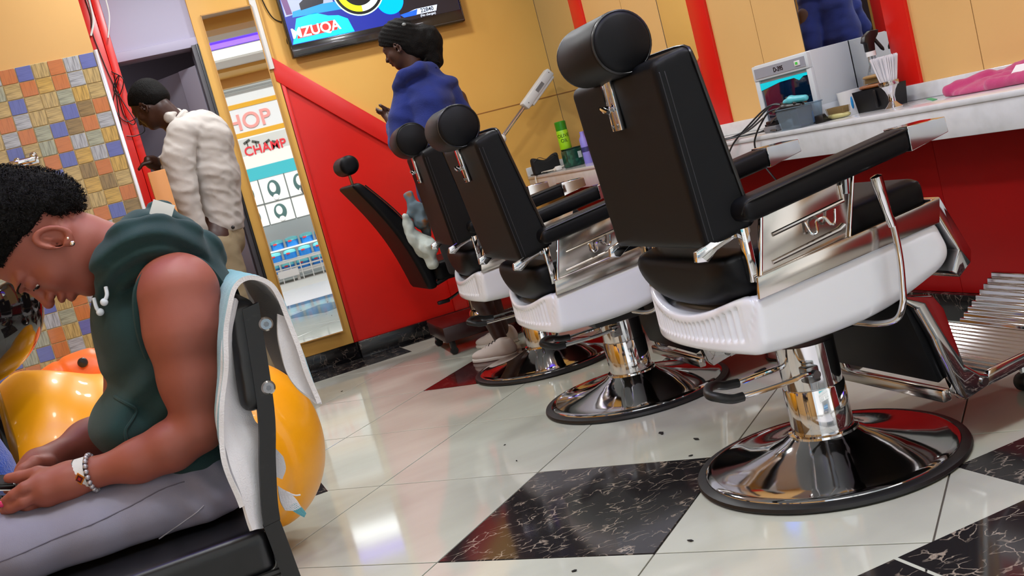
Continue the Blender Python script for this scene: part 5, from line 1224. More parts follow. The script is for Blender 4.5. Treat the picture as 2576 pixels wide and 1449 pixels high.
# hoodie
AC = [g3(448, 622), g3(395, 640), g3(352, 690), g3(338, 745), g3(352, 830), g3(385, 915), g3(425, 1000)]
def girl_hoodie(X, Y, Z):
    d = cap(X, Y, Z, g3(425, 735, 0.095), g3(415, 850, 0.095), 0.083, 0.088, 1.62)
    d = smin(d, ell(X, Y, Z, g3(505, 790, 0.09), (0.068, 0.155, 0.115)), 0.04)      # upper back
    d = smin(d, ell(X, Y, Z, g3(330, 820, 0.09), (0.060, 0.125, 0.095)), 0.04)      # chest
    d = smin(d, ell(X, Y, Z, g3(420, 960, 0.09), (0.088, 0.145, 0.095)), 0.05)
    d = smin(d, ell(X, Y, Z, g3(470, 1110, 0.09), (0.085, 0.160, 0.080)), 0.04)
    d = smin(d, ell(X, Y, Z, g3(312, 1060, 0.075), (0.055, 0.125, 0.058)), 0.025)    # pocket bulge
    # folds at the waist
    d = d+0.0045*np.sin((X*0.55-Z)*95+1.5*np.sin(20*X+12*Y))*np.exp(-((Z-0.775)/0.045)**2)
    d = d+0.0022*wob(X, Y, Z, 42, 1.3)
    # arm hole: open the side round the shoulder
    # draped hood
    h = chain(X, Y, Z, [g3(262, 705, 0.0), g3(278, 650, -0.015), g3(330, 612, -0.025), g3(400, 598, -0.03), g3(465, 610, -0.01), g3(505, 636, 0.05), g3(520, 650, 0.10)], [0.018, 0.026, 0.030, 0.030, 0.028, 0.030, 0.030], 0.02)
    h = smin(h, chain(X, Y, Z, [g3(312, 602, 0.02), g3(350, 570, 0.05), g3(405, 560, 0.09), g3(455, 588, 0.12), g3(500, 628, 0.13)], [0.020, 0.026, 0.028, 0.028, 0.026], 0.02), 0.02)
    h = smin(h, chain(X, Y, Z, [g3(262, 720, 0.14), g3(290, 640, 0.18), g3(350, 590, 0.18), g3(430, 590, 0.18), g3(510, 640, 0.15)], [0.018, 0.026, 0.030, 0.030, 0.028], 0.02), 0.02)
    h = smin(h, chain(X, Y, Z, [g3(268, 738, 0.01), g3(300, 690, -0.01), g3(350, 655, -0.02), g3(410, 640, -0.015), g3(480, 655, 0.0), g3(530, 690, 0.05)], [0.014, 0.020, 0.022, 0.022, 0.022, 0.022], 0.012), 0.010)
    # creases along the hood
    u = (X-HO[0])*0.6+(Z-HO[2])*0.9
    hc_ = g3(392, 775); rr_ = np.sqrt((X-hc_[0])**2+(Z-hc_[2])**2)
    h = h+0.0034*np.sin(rr_*205+1.6*wob(X, Y, Z, 26, 2.2)+6*(Y-GY))+0.0015*wob(X, Y, Z, 75, 1)
    d = smin(d, h, 0.012)
    # keep the neck free
    d = smax(d, -cap(X, Y, Z, NK0, NKT, 0.060, 0.050), 0.008)
    # opening for the near arm
    arm = chain(X, Y, Z, [g3(440, 715, -0.045), g3(462, 830, -0.06), g3(482, 950, -0.07)], [0.060, 0.054, 0.047], 0.02)
    hole = np.minimum(ell(X, Y, Z, g3(462, 786, -0.075), (0.074, 0.052, 0.098)), 1.0)
    d = smax(d, -hole, 0.006)
    return d
hood = obj('hoodie', sdf_mesh('hoodie', girl_hoodie, (-0.20, 1.60, 0.56), (0.18, 2.08, 1.09), 0.0036), M_HOOD, girl)
obj('armhole_band', tube(spline([g3(455, 648, -0.040), g3(400, 662, -0.055), g3(360, 700, -0.062), g3(343, 750, -0.062), g3(352, 835, -0.055), g3(382, 920, -0.045), g3(430, 1010, -0.035)], 6), [0.0065]*36+[0.006], 8, flat=0.7), M_HOOD, hood)
obj('armhole_band', tube(spline([g3(445, 646, -0.040), g3(505, 662, -0.040), g3(550, 710, -0.030), g3(570, 765, -0.020), g3(572, 830, -0.010)], 6), 0.0075, 8, flat=0.7), M_HOOD, hood)
obj('pocket_edge', tube(snap(girl_hoodie, spline([g3(287, 1008, -0.045), g3(325, 1025, -0.062), g3(342, 1040, -0.066), g3(335, 1060, -0.066), g3(316, 1085, -0.062), g3(318, 1112, -0.060)], 5), 0.001), 0.0028, 6), M_HOOD, hood)
M_CORD = mat('white hood cord', (206, 214, 224), 0.8)
for a_, b_, c_ in (((236, 750), (243, 775), (252, 785)), ((266, 722), (269, 742), (262, 760))):
    k0 = -0.01 if a_[0] < 250 else -0.03
    dr = obj('drawstring', tube(spline([g3(*a_, k0), g3(*b_, k0-0.005), g3(*c_, k0-0.005)], 4), 0.0030, 8), M_CORD, hood)
    obj('knot', ball(tuple(g3(c_[0], c_[1], k0-0.005)), (0.006, 0.005, 0.006), 10, 8), M_CORD, dr)
obj('size_tag', box(tuple(g3(408, 527, 0.02)), (0.034, 0.002, 0.024), 0.0, Matrix.Rotation(0.55, 4, 'Y')), M_WHITE, hood)
# jeans
def girl_jeans(X, Y, Z):
    d = ell(X, Y, Z, g3(515, 1195, 0.09), (0.085, 0.165, 0.085))
    d = smin(d, ell(X, Y, Z, g3(500, 1240, 0.09), (0.085, 0.165, 0.060)), 0.03)
    for dy, k in ((-0.005, 1.0), (0.185, 1.0)):
        d = smin(d, chain(X, Y, Z, [g3(505, 1228, dy), g3(390, 1270, dy), g3(240, 1322, dy), g3(60, 1380, dy), g3(-130, 1432, dy)], [0.066, 0.064, 0.062, 0.060, 0.056], 0.02, 1.12), 0.02)
        kn = g3(-130, 1432, dy)
        d = smin(d, chain(X, Y, Z, [kn, kn+np.array([-0.01, 0, -0.22]), kn+np.array([0.05, 0, -0.40])], [0.056, 0.052, 0.042], 0.02), 0.02)
    d = d+0.0016*wob(X, Y, Z, 55, 2)
    d = d+0.0018*np.sin(150*(X+0.6*Z))*np.exp(-((X-0.0)/0.05)**2)
    return d
SEATZ = 0.548
jeans = obj('jeans', sdf_mesh('jeans', lambda X, Y, Z: smax(girl_jeans(X, Y, Z), np.where(X > -0.30, SEATZ+0.012-Z, -1), 0.012), (-0.50, 1.64, 0.06), (0.12, 2.10, 0.72), 0.0048), M_JEAN, girl)
obj('seam', tube(snap(girl_jeans, spline([g3(465, 1215, -0.080), g3(400, 1238, -0.082), g3(300, 1290, -0.080), g3(150, 1352, -0.076), g3(-20, 1420, -0.072)], 8), 0.0004), 0.0011, 5), mat('darker seam', (92, 88, 102), 0.8), jeans)
obj('pocket_seam', tube(snap(girl_jeans, spline([g3(512, 1268, -0.074), g3(480, 1298, -0.076), g3(440, 1328, -0.074), g3(400, 1355, -0.066)], 6), 0.0004), 0.0012, 5), mat('pale seam', (150, 148, 160), 0.8), jeans)
for s in (0, 1):
    kn = g3(-130, 1432, (-0.005, 0.185)[s])
    obj('shoe', sdf_mesh('shoe', lambda X, Y, Z: smax(smin(ell(X, Y, Z, kn+np.array([-0.02, 0, 0.045-kn[2]]), (0.13, 0.045, 0.045)), ell(X, Y, Z, kn+np.array([0.04, 0, 0.075-kn[2]]), (0.055, 0.042, 0.05)), 0.02), 0.002-Z, 0.004), tuple(kn+np.array([-0.18, -0.07, -kn[2]-0.01])), tuple(kn+np.array([0.14, 0.07, 0.15-kn[2]])), 0.008), M_WHITE, girl)
# bracelets
wc = g3(228, 1190, -0.036); wd = g3(180, 1206, -0.03)-g3(290, 1174, -0.045); wd /= np.linalg.norm(wd)
wu = np.cross(wd, [0, 1.0, 0]); wu /= np.linalg.norm(wu); wv = np.cross(wd, wu)
c2 = g3(212, 1193, -0.034)
def cuff(c, r, w, a0, a1, n=26, th=0.0016):
    V = []; F = []
    for k in range(n+1):
        a = a0+(a1-a0)*k/n; q = math.cos(a)*wu+math.sin(a)*wv
        for rr, ww in ((r, -w), (r, w), (r+th, w), (r+th, -w)): V.append(c+q*rr+wd*ww)
    for k in range(n):
        for j in range(4): F.append([4*k+j, 4*k+(j+1) % 4, 4*k+4+(j+1) % 4, 4*k+4+j])
    return V, F
bcf = obj('beaded_bracelet', cuff(c2, 0.0245, 0.0085, 0, 2*PI), mat('white seed beads', (222, 222, 222), 0.4, bump=(1500, 1.0, 0.001)), girl)
nr = -wv if wv[1] > 0 else wv   # direction towards the viewer side
ang0 = math.atan2(nr@wv, nr@wu)
obj('edge_bead_row', cuff(c2+wd*0.0088, 0.0246, 0.0008, 0, 2*PI, th=0.0017), M_BLACK, bcf); obj('edge_bead_row', cuff(c2-wd*0.0088, 0.0246, 0.0008, 0, 2*PI, th=0.0017), M_BLACK, bcf)
def dia(s, th, m, nm):
    c = c2+nr*(0.0262+th); t = wu if abs(nr@wv) > 0.5 else wv
    V = [c+wd*s, c+t*s*1.15, c-wd*s, c-t*s*1.15, c+wd*s-nr*0.004, c+t*s*1.15-nr*0.004, c-wd*s-nr*0.004, c-t*s*1.15-nr*0.004]
    return obj(nm, (V, [[0, 1, 2, 3], [0, 4, 5, 1], [1, 5, 6, 2], [2, 6, 7, 3], [3, 7, 4, 0], [3, 2, 1, 0]]), m, bcf, smooth=False)
dia(0.0085, 0.0004, mat('amber beads', (224, 130, 20), 0.4), 'diamond'); dia(0.0058, 0.0010, mat('dark red beads', (110, 10, 14), 0.4), 'diamond'); dia(0.0024, 0.0016, mat('red beads', (214, 40, 40), 0.4), 'diamond')
M_PEARL = mat('silver pearl', (176, 172, 180), 0.22, metal=0.6)
for k in range(20):
    a = 2*PI*k/20; obj('pearl', ball(tuple(wc-wd*0.003+(math.cos(a)*wu+math.sin(a)*wv)*0.0275), 0.0039, 10, 8), M_PEARL, girl)
# finger nail
obj('fingernail', ball(tuple(g3(4, 1268, -0.029)), (0.006, 0.003, 0.005), 10, 8), mat('pink nail varnish', (200, 30, 90), 0.2), girl)
ph = thing('phone', 'black phone with pale edge held in both hands at the left edge', 'phone', tuple(g3(-40, 1214, 0.045)), 0)
px_ = g3(36, 1214, 0.045)-g3(-130, 1216, 0.045); px_ /= np.linalg.norm(px_); py_ = np.array([0, 1.0, 0.0]); pz_ = np.cross(px_, py_)
Mp = np.eye(4); Mp[:3, 0] = px_; Mp[:3, 1] = py_; Mp[:3, 2] = pz_
obj('phone_body', xf(bx(-0.10, 0.048, -0.036, 0.036, -0.0045, 0.0045, 0.003), Mp), M_PHONE, ph)
obj('edge_band', xf(bx(-0.1005, 0.0485, -0.0365, 0.0365, -0.0056, -0.0040, 0.0005), Mp), M_WHITE, ph)
obj('screen', xf(bx(-0.095, 0.044, -0.033, 0.033, 0.0045, 0.0052), Mp), mat('phone glass', (60, 64, 70), 0.05), ph)

#@@HER CHAIR
hc = thing('waiting_chair', 'black vinyl chair with steel frame the young woman sits on, towel over its back', 'chair', (0.0, 1.80, 0.0))
M_VINYL = mat('black vinyl', (10, 11, 14), 0.32, bump=(260, 0.08, 0.001), noise=(40, (16, 17, 21), 0.4, 0.7))
M_FRAME = mat('worn black steel', (16, 15, 15), 0.35, noise=(60, (40, 38, 38), 0.62, 0.75))
YN, YF = 1.575-1.80, 2.02-1.80
obj('seat', sdf_mesh('seat', lambda X, Y, Z: smax(smax(smax(X-0.062, -0.46-X, 0.03), np.abs(Y-(YN+YF)/2)-(YF-YN)/2+0.004, 0.02), np.abs(Z-0.518)-0.036, 0.016), (-0.48, YN-0.02, 0.46), (0.09, YF+0.02, 0.58), 0.008), M_VINYL, hc)
obj('seat_rail', tube([(-0.44, YN+0.006, 0.483), (0.07, YN+0.006, 0.483)], 0.006, 8), M_FRAME, hc)
def post(y):
    pts = [(0.128, y, 0.876), (0.107, y, 0.722), (0.086, y, 0.64), (0.070, y, 0.565), (0.072, y, 0.50), (0.10, y, 0.0)]
    P = spline(pts, 6); V = []; F = []
    for i, p in enumerate(P):
        n = np.array([1.0, 0.0, 0.12])
        for sx, sy in ((-1, -1), (1, -1), (1, 1), (-1, 1)): V.append(p+n*sx*0.0125+np.array([0, sy*0.009, 0]))
    for i in range(len(P)-1):
        for j in range(4): F.append([4*i+j, 4*i+(j+1) % 4, 4*i+4+(j+1) % 4, 4*i+4+j])
    F.append([0, 1, 2, 3]); n_ = 4*(len(P)-1); F.append([n_+3, n_+2, n_+1, n_]); return V, F
for y in (YN+0.004, YF-0.004): obj('back_post', post(y), M_FRAME, hc, ang=25)
for y in (YN+0.03, YF-0.03): obj('front_leg', tube([(-0.43, y, 0.49), (-0.45, y, 0.0)], 0.011, 10), M_FRAME, hc)
obj('backrest', sdf_mesh('backrest', lambda X, Y, Z: smax(smax(np.abs(X-(0.094+0.135*(Z-0.722)))-0.021, np.abs(Y-(YN+YF)/2)-(YF-YN)/2-0.002, 0.016), np.abs(Z-0.806)-0.083, 0.022), (0.04, YN-0.03, 0.70), (0.17, YF+0.03, 0.91), 0.006), M_VINYL, hc)
for q in ((669, 815), (675, 975)):
    p = at(q[0], q[1], Y=1.80+YN-0.006)-np.array([0, 1.80, 0])
    sc2 = obj('screw', lathe([(0.0, 0.006), (0.0105, 0.006), (0.0105, -0.001), (0.008, -0.004), (0.0, -0.004)], tuple(p), 24, 'y'), M_CHROME2, hc)
    obj('screw_socket', lathe([(0.0, -0.0035), (0.0042, -0.0035), (0.0042, -0.0055), (0.0, -0.0055)], tuple(p), 6, 'y'), M_STEEL, sc2)
# towel over the back
TYN = 1.555
M_TEALT = mat('teal terry towel', (82, 154, 166), 0.95, bump=(520, 0.8, 0.002), sheen=0.4)
M_WTOW = mat('white towel reverse', (216, 214, 218), 0.95, bump=(420, 0.6, 0.0015), sheen=0.2)
def prow(pts, depths):
    return [[at(p[0], p[1], Y=TYN+dd)+np.array([0.0, 0, 0])*dd for p in pts] for dd in depths]
tw_ = thing('teal_towel', 'teal and white towel draped over the back of the black chair', 'towel', (0, 0, 0))
prof = [(808, 1012), (790, 965), (768, 905), (748, 850), (728, 790), (706, 742), (680, 708), (640, 692), (603, 702), (578, 735), (566, 800), (562, 870), (560, 950), (552, 1030), (549, 1090), (556, 1150), (575, 1215), (603, 1278)]
rows_ = []
for dd in (0.0, 0.03, 0.10, 0.20, 0.32, 0.42):
    row = []
    for i, p in enumerate(prof):
        s = i/(len(prof)-1); q = at(p[0], p[1], Y=TYN)
        q = q+np.array([0.0, dd, 0.0])
        if s < 0.3: q = q+np.array([0.012*math.sin(9*dd), 0, -0.012*math.sin(12*dd)])
        if s > 0.6: q = q+np.array([0.012*math.sin(14*dd)*(s-0.6)*2, 0, 0.01*math.sin(20*dd)])
        row.append(q)
    rows_.append(row)
sheet_obj('teal_side', rows_, M_TEALT, M_WTOW, 0.007, 4, tw_, 0.0009)
# white inner flap hanging at the near front
fl = [[(592, 752), (599, 756), (606, 765)], [(568, 860), (584, 865), (604, 880)], [(558, 960), (580, 965), (612, 980)], [(552, 1040), (590, 1045), (640, 1052)], [(554, 1095), (604, 1085), (664, 1080)], [(580, 1165), (626, 1150), (672, 1140)], [(606, 1250), (645, 1235), (686, 1225)], [(638, 1334), (668, 1326), (700, 1310)]]
sheet_obj('white_flap', [[at(p[0], p[1], Y=(1.566, 1.585, 1.604)[i]-0.006*math.sin(1.3*j+i)) for i, p in enumerate(r)] for j, r in enumerate(fl)], M_WTOW, M_WTOW, 0.005, 5, tw_, 0.0016)
fl = [[(700, 790), (722, 800), (735, 815)], [(702, 860), (738, 870), (762, 890)], [(716, 925), (752, 930), (782, 945)], [(750, 975), (775, 975), (797, 978)], [(796, 1012), (803, 1014), (809, 1016)]]
sheet_obj('rear_lining', [[at(p[0], p[1], Y=TYN+0.012+0.004*i) for i, p in enumerate(r)] for r in fl], M_WTOW, M_WTOW, 0.004, 5, tw_, 0.0012)
fl = [[(692, 1128), (712, 1150)], [(690, 1160), (720, 1178)], [(692, 1198), (712, 1205)]]
sheet_obj('white_fold', [[at(p[0], p[1], Y=TYN+0.05) for p in r] for r in fl], M_WTOW, M_WTOW, 0.006, 5, tw_, 0.001)
fl = [[(700, 1222), (716, 1232), (732, 1240)], [(706, 1262), (722, 1262), (745, 1256)], [(716, 1284), (738, 1284), (756, 1276)]]
sheet_obj('white_fold', [[at(p[0], p[1], Y=TYN+0.06) for p in r] for r in fl], M_WTOW, M_WTOW, 0.006, 5, tw_, 0.001)
fl = [[(722, 1276), (742, 1264)], [(742, 1290), (757, 1276)], [(764, 1302), (769, 1292)]]
sheet_obj('teal_corner', [[at(p[0], p[1], Y=TYN+0.06) for p in r] for r in fl], M_TEALT, M_TEALT, 0.007, 5, tw_, 0.001)
obj('loose_thread', tube(spline([at(720, 1238, Y=TYN+0.05), at(742, 1246, Y=TYN+0.05), at(756, 1245, Y=TYN+0.05)], 4), 0.0012, 5), M_WTOW, tw_)

#@@MAN
MY = 5.45
def m3(px, py, dy=0.0): return at(px, py, Y=MY+dy)
def fig_head(o, fwd, up, sc):
    f = np.array(fwd, float); f /= np.linalg.norm(f); r = np.cross(f, up); r /= np.linalg.norm(r); u = np.cross(r, f)
    def fn(X, Y, Z):
        x, y, z = X-o[0], Y-o[1], Z-o[2]
        return head_sdf((x*r[0]+y*r[1]+z*r[2])/sc, (x*f[0]+y*f[1]+z*f[2])/sc, (x*u[0]+y*u[1]+z*u[2])/sc)*sc
    return fn, r, f, u
mh = m3(384, 268)
mhf, mr, mf, mu = fig_head(mh, (-0.70, 0.48, -0.62), (0, 0, 1), 1.06)
def man_body(X, Y, Z):
    d = mhf(X, Y, Z)
    d = smin(d, cap(X, Y, Z, mh-mu*0.04-mf*0.02, m3(448, 318), 0.056, 0.062), 0.02)
    d = smin(d, cap(X, Y, Z, m3(500, 340), m3(545, 560), 0.10, 0.10, 1.5), 0.03)
    # near hand and far forearm
    d = smin(d, chain(X, Y, Z, [m3(450, 350, -0.17), m3(452, 470, -0.19), m3(486, 585, -0.20), m3(500, 640, -0.20)], [0.05, 0.045, 0.03, 0.035], 0.02), 0.01)
    d = smin(d, chain(X, Y, Z, [m3(470, 350, 0.2), m3(445, 450, 0.22), m3(400, 415, 0.12), m3(382, 408, 0.08), m3(372, 402, 0.05)], [0.05, 0.04, 0.032, 0.03, 0.02], 0.02), 0.01)
    hand = None
    for k in range(4):
        b = m3(500, 640, -0.235+0.022*k); e = chain(X, Y, Z, [b, b+np.array([-0.005, 0, -0.05]), b+np.array([0.005-0.004*k, 0, -0.085-0.008*math.sin(k+0.5)])], [0.011, 0.010, 0.008], 0.003)
        hand = e if hand is None else np.minimum(hand, e)
    for k in range(4):
        b = m3(380, 408, 0.03+0.02*k); e = chain(X, Y, Z, [b, b+np.array([-0.04, 0.0, 0.0]), b+np.array([-0.065, 0, -0.02])], [0.010, 0.009, 0.008], 0.003); hand = np.minimum(hand, e)
    d = smin(d, hand, 0.006)
    for dy in (-0.10, 0.12):
        d = smin(d, chain(X, Y, Z, [m3(545, 600, dy), (0.36, MY+dy, 0.50), (0.38, MY+dy, 0.08)], [0.085, 0.06, 0.04], 0.02), 0.02)
    return d
man = obj('person', sdf_mesh('person', man_body, (0.0, MY-0.36, 0.03), (0.66, MY+0.36, 1.82), 0.0075), M_SKIND)
tag(man, 'man in white long sleeved shirt and khaki trousers bending at the grey doorway', 'person')
def man_hair(X, Y, Z):
    x, y, z = [(X-mh[0])*v[0]+(Y-mh[1])*v[1]+(Z-mh[2])*v[2] for v in (mr, mf, mu)]
    d = ell(x, y, z, (0, -0.014, 0.048), (0.080, 0.100, 0.090))
    d = smin(d, ell(x, y, z, (0, -0.05, 0.0), (0.068, 0.055, 0.05)), 0.03)
    return smax(smax(d, y-0.0-0.95*np.clip(z-0.01, -0.03, 0.08), 0.01), -0.035-z, 0.01)+0.001*wob(x, y, z, 300, 2)
obj('hair', sdf_mesh('hair', man_hair, tuple(mh-0.17), tuple(mh+0.17), 0.006), M_HAIR, man)
M_SHIRT = mat('white cotton shirt', (186, 180, 174), 0.85, bump=(80, 0.2, 0.002))
def wrinkle(X, Y, Z, a, s=1.0):
    u = Z+0.45*X; v = X-0.45*Z
    r1 = 1-np.abs(wob(v*0.5, Y*0.8, u*1.6, 34*s, 0.7))*2.2; r2 = wob(v, Y, u*1.7, 62*s, 2.1)
    return a*(-0.8*r1+0.5*r2)
def man_shirt(X, Y, Z):
    d = chain(X, Y, Z, [m3(508, 342, 0.0), m3(532, 440, 0.0), m3(556, 560, 0.0)], [0.125, 0.128, 0.112], 0.04, 1.45)
    d = smin(d, cap(X, Y, Z, m3(462, 330, -0.15), m3(470, 330, 0.16), 0.062, 0.062), 0.05)
    d = smin(d, cap(X, Y, Z, m3(545, 350, -0.10), m3(545, 350, 0.12), 0.07, 0.07), 0.05)
    s1 = chain(X, Y, Z, [m3(458, 338, -0.18), m3(448, 400, -0.20), m3(462, 480, -0.21), m3(492, 575, -0.20), m3(494, 590, -0.20)], [0.072, 0.075, 0.066, 0.050, 0.044], 0.02)
    s2 = chain(X, Y, Z, [m3(470, 340, 0.20), m3(440, 440, 0.22), m3(412, 415, 0.13)], [0.07, 0.062, 0.048], 0.02)
    d = smin(smin(d, s1, 0.018), s2, 0.02)
    co_ = chain(X, Y, Z, [m3(424, 296, -0.07), m3(447, 284, 0.0), m3(440, 286, 0.06)], [0.024, 0.026, 0.024], 0.01)
    d = smin(d, co_, 0.012)
    d = d+wrinkle(X, Y, Z, 0.0048, 1.25)
    d = smax(d, m3(556, 590)[2]-0.01+0.06*np.clip(X-0.3, -0.2, 0.2)-Z-np.where(Y < MY-0.14, 1.0, 0), 0.01)
    return d
sh_ = obj('shirt', sdf_mesh('shirt', man_shirt, (0.08, MY-0.32, 0.90), (0.70, MY+0.34, 1.64), 0.0075), M_SHIRT, man)
nkd = m3(448, 318)-(mh-mu*0.04); nkd /= np.linalg.norm(nkd); na_ = np.cross(nkd, [0, 1.0, 0]); na_ /= np.linalg.norm(na_); nc_ = m3(446, 308)
obj('collar', tube([nc_+na_*0.058*math.cos(a)+np.array([0, 1.0, 0])*0.060*math.sin(a) for a in np.linspace(0, 2*PI, 28, endpoint=False)], 0.019, 10, closed=True, flat=1.0), M_SHIRT, sh_)
M_KHAKI = mat('khaki cotton', (140, 124, 96), 0.85, bump=(60, 0.2, 0.003))
def man_trou(X, Y, Z):
    d = ell(X, Y, Z, m3(552, 600, 0.01), (0.125, 0.175, 0.13))
    for dy in (-0.10, 0.12):
        d = smin(d, chain(X, Y, Z, [m3(550, 625, dy), (0.38, MY+dy, 0.50), (0.395, MY+dy, 0.10)], [0.10, 0.078, 0.07], 0.03, 1.05), 0.02)
    d = smax(d, Z-m3(556, 548)[2], 0.006)
    return d+wrinkle(X, Y, Z, 0.003)
tr_ = obj('trousers', sdf_mesh('trousers', man_trou, (0.20, MY-0.26, 0.04), (0.62, MY+0.26, 1.08), 0.009), M_KHAKI, man)
obj('back_pocket_button', ball(tuple(m3(586, 572, -0.155)), 0.009, 10, 6), M_BLACK, tr_)
for dy in (-0.10, 0.12):
    obj('shoe', sdf_mesh('shoe', lambda X, Y, Z: smax(smin(ell(X, Y, Z, (0.33, MY+dy, 0.045), (0.14, 0.05, 0.045)), ell(X, Y, Z, (0.40, MY+dy, 0.07), (0.06, 0.047, 0.055)), 0.02), 0.002-Z, 0.004), (0.15, MY+dy-0.08, -0.01), (0.50, MY+dy+0.08, 0.15), 0.01), M_BLACK, man)

#@@WOMAN IN BLUE
WY = 5.15
def w3(px, py, dy=0.0): return at(px, py, Y=WY+dy)
wh = w3(1014, 120)
whf, wr_, wf_, wu_ = fig_head(wh, (-0.74, 0.55, -0.42), (0, 0, 1), 1.04)
ft = at(1262, 895, z=0.0)
def wo_body(X, Y, Z):
    d = whf(X, Y, Z)
    d = smin(d, cap(X, Y, Z, wh-wu_*0.04-wf_*0.02, w3(1045, 215), 0.048, 0.048), 0.02)
    d = smin(d, chain(X, Y, Z, [w3(1075, 250), w3(1105, 420), w3(1130, 520)], [0.075, 0.075, 0.10], 0.03, 1.5), 0.03)
    d = smin(d, chain(X, Y, Z, [w3(1015, 255, 0.0), w3(1008, 350, 0.0), w3(985, 300, 0.14), w3(972, 285, 0.18)], [0.05, 0.042, 0.028, 0.030], 0.02), 0.01)
    d = smin(d, chain(X, Y, Z, [w3(1150, 250), w3(1195, 370), w3(1110, 380, 0.2)], [0.05, 0.042, 0.026], 0.02), 0.01)
    for k in range(4):
        b = w3(972, 282, 0.15+0.02*k); d = smin(d, chain(X, Y, Z, [b, b+np.array([-0.03, 0.015, 0.014-0.004*k]), b+np.array([-0.042, 0.02, 0.030-0.006*k])], [0.010, 0.009, 0.0075], 0.003), 0.004)
    b = w3(972, 275, 0.14); d = smin(d, chain(X, Y, Z, [b, b+np.array([-0.028, -0.006, 0.028])], [0.011, 0.009], 0.003), 0.005)
    d = smin(d, chain(X, Y, Z, [w3(1150, 560, -0.05), (ft[0]-0.05, ft[1]+0.02, 0.48), (ft[0]-0.025, ft[1], 0.30), (ft[0]+0.02, ft[1], 0.08)], [0.085, 0.055, 0.050, 0.034], 0.02), 0.02)
    d = smin(d, chain(X, Y, Z, [w3(1130, 560, 0.12), (1.62, 5.30, 0.48), (1.64, 5.32, 0.30), (1.66, 5.32, 0.08)], [0.085, 0.055, 0.050, 0.034], 0.02), 0.02)
    return d
wo = obj('person', sdf_mesh('person', wo_body, (1.15, WY-0.35, 0.02), (1.90, WY+0.42, 1.86), 0.0085), M_SKIND)
tag(wo, 'woman in blue fleece jacket with tied black braids standing before the television', 'person')
def wo_hair(X, Y, Z):
    x, y, z = [(X-wh[0])*v[0]+(Y-wh[1])*v[1]+(Z-wh[2])*v[2] for v in (wr_, wf_, wu_)]
    d = ell(x, y, z, (0, -0.010, 0.052), (0.084, 0.104, 0.092))
    d = smax(d, y-0.02-1.2*np.clip(z-0.02, -0.03, 0.09), 0.012)
    d = d+0.0028*np.sin((0.8*z-0.9*y)*260+5*x)
    bun = ell(X, Y, Z, w3(1070, 108), (0.088, 0.085, 0.092))
    bun = smin(bun, ell(X, Y, Z, w3(1084, 152), (0.06, 0.065, 0.06)), 0.03)
    bun = smin(bun, ell(X, Y, Z, w3(1038, 112, -0.02), (0.075, 0.075, 0.085)), 0.03)+0.005*wob(X, Y, Z, 110, 3)
    return smin(d, bun, 0.03)
wh_ = obj('hair', sdf_mesh('hair', wo_hair, tuple(wh+np.array([-0.2, -0.2, -0.25])), tuple(wh+np.array([0.34, 0.2, 0.24])), 0.0065), M_HAIR, wo)
rg3 = random.Random(4)
for k in range(14):
    a = w3(1066+rg3.random()*38, 135+rg3.random()*20, -0.06+0.10*rg3.random()); b = w3(1062+k*3.2, 158+rg3.random()*22, -0.08+0.05*rg3.random())
    obj('braid', tube(spline([a, (a+b)/2+np.array([0.01*rg3.random(), -0.012, 0]), b], 3), [0.006]*6+[0.003], 6), M_HAIR, wh_)
obj('hair_tie', ball(tuple(w3(1016, 62, -0.07)), (0.012, 0.008, 0.009), 10, 8), mat('grey hair tie', (120, 124, 122), 0.5), wh_)
M_BLUE = mat('blue fleece', (20, 38, 112), 0.95, bump=(160, 0.4, 0.004), sheen=0.08, noise=(9, (15, 29, 90), 0.4, 0.7))
def wo_jacket(X, Y, Z):
    d = chain(X, Y, Z, [w3(1078, 262), w3(1095, 350), w3(1115, 470)], [0.125, 0.122, 0.135], 0.04, 1.25)
    d = smin(d, ell(X, Y, Z, w3(1078, 222), (0.155, 0.11, 0.055)), 0.03)
    d = smin(d, chain(X, Y, Z, [w3(1022, 240), w3(1010, 300), w3(1008, 362), w3(992, 318, 0.10)], [0.062, 0.060, 0.056, 0.042], 0.02), 0.018)
    d = smin(d, chain(X, Y, Z, [w3(1132, 240), w3(1165, 300), w3(1192, 375), w3(1150, 385, 0.12)], [0.062, 0.060, 0.056, 0.045], 0.02), 0.018)
    d = smin(d, chain(X, Y, Z, [w3(1000, 218, -0.02), w3(1015, 190, -0.07), w3(1055, 172, -0.085), w3(1082, 172, -0.03), w3(1090, 185, 0.04)], [0.026, 0.030, 0.032, 0.032, 0.03], 0.015), 0.02)
    d = smin(d, ell(X, Y, Z, w3(1062, 200), (0.10, 0.085, 0.05)), 0.03)
    d = smax(d, -cap(X, Y, Z, wh-wu_*0.03, w3(1030, 175), 0.052, 0.036), 0.01)
    d = smax(d, w3(1115, 470)[2]-0.05-Z, 0.01)
    return d+wrinkle(X, Y, Z, 0.0045, 0.8)
obj('jacket', sdf_mesh('jacket', wo_jacket, (1.18, WY-0.34, 0.78), (1.88, WY+0.34, 1.62), 0.008), M_BLUE, wo)
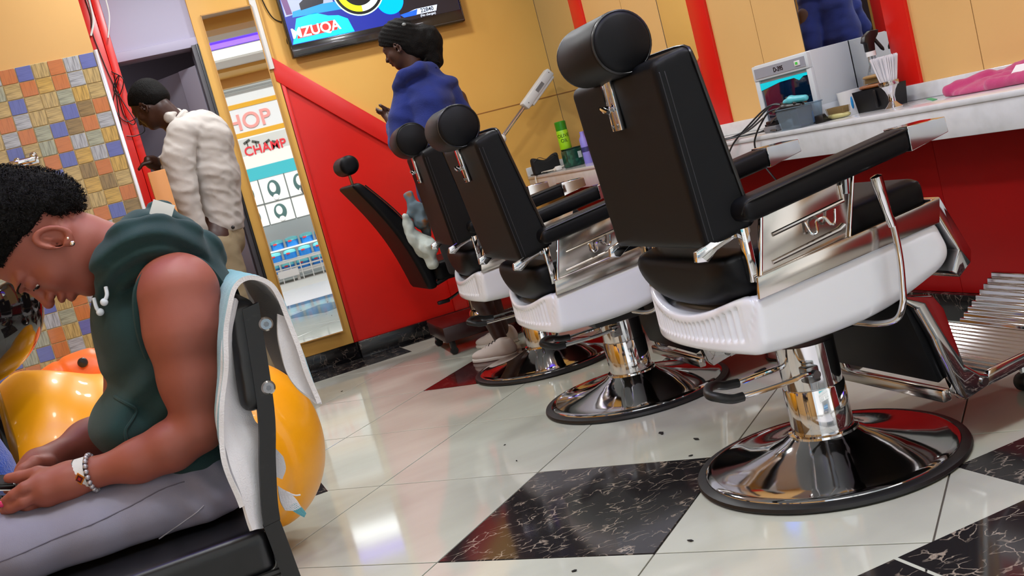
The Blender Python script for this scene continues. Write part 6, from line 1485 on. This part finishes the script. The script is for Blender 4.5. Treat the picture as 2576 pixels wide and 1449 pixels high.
obj('skirt', sdf_mesh('skirt', lambda X, Y, Z: smax(smax(cap(X, Y, Z, w3(1120, 480, 0.03), (1.56, 5.14, 0.50), 0.13, 0.15, 1.2), 0.46-Z, 0.01), Z-0.95, 0.01)+wrinkle(X, Y, Z, 0.003), (1.28, WY-0.32, 0.42), (1.86, WY+0.34, 0.98), 0.012), mat('dark cloth', (24, 22, 26), 0.9), wo)
toe = at(1192, 912, z=0.0); heel = at(1302, 893, z=0.0); dv = toe-heel; dv /= np.linalg.norm(dv); hv = np.array([-dv[1], dv[0], 0])
M_SNK = mat('pale canvas', (206, 196, 190), 0.8, bump=(500, 0.4, 0.002))
for k, org in enumerate((heel, np.array([1.72, 5.30, 0.0]))):
    def f_shoe(X, Y, Z, org=org):
        x = (X-org[0])*dv[0]+(Y-org[1])*dv[1]; y = (X-org[0])*hv[0]+(Y-org[1])*hv[1]
        d = ell(x, y, Z, (0.125, 0, 0.030), (0.125, 0.043, 0.036)); d = smin(d, ell(x, y, Z, (0.055, 0, 0.052), (0.055, 0.038, 0.048)), 0.03)
        d = smin(d, cap(x, y, Z, (0.05, 0, 0.07), (0.15, 0, 0.045), 0.033, 0.028), 0.02)
        d = smax(d, -ell(x, y, Z, (0.040, 0, 0.115), (0.032, 0.026, 0.03)), 0.006); return smax(d, 0.014-Z, 0.004)
    sn = obj('sneaker', sdf_mesh('sneaker', f_shoe, tuple(org+np.array([-0.28, -0.12, 0.0])), tuple(org+np.array([0.12, 0.32, 0.14])), 0.006), M_SNK, wo)
    sl = [org+dv*(0.125+0.128*math.cos(a))+hv*(0.045*math.sin(a)) for a in np.linspace(0, 2*PI, 30, endpoint=False)]
    obj('sole', prism([(p[0], p[1]) for p in sl], 0.001, 0.018, 'z', 0.003), mat('white rubber sole', (222, 220, 216), 0.5), sn)
    for j in range(5):
        c_ = org+dv*(0.095+0.02*j); zz = 0.097-0.008*j
        obj('lace', tube([c_-hv*0.020+np.array([0, 0, zz-0.006]), c_+np.array([0, 0, zz+0.002]), c_+hv*0.020+np.array([0, 0, zz-0.006])], 0.0022, 6), mat('dark lace', (60, 54, 52), 0.8), sn)
#@@END
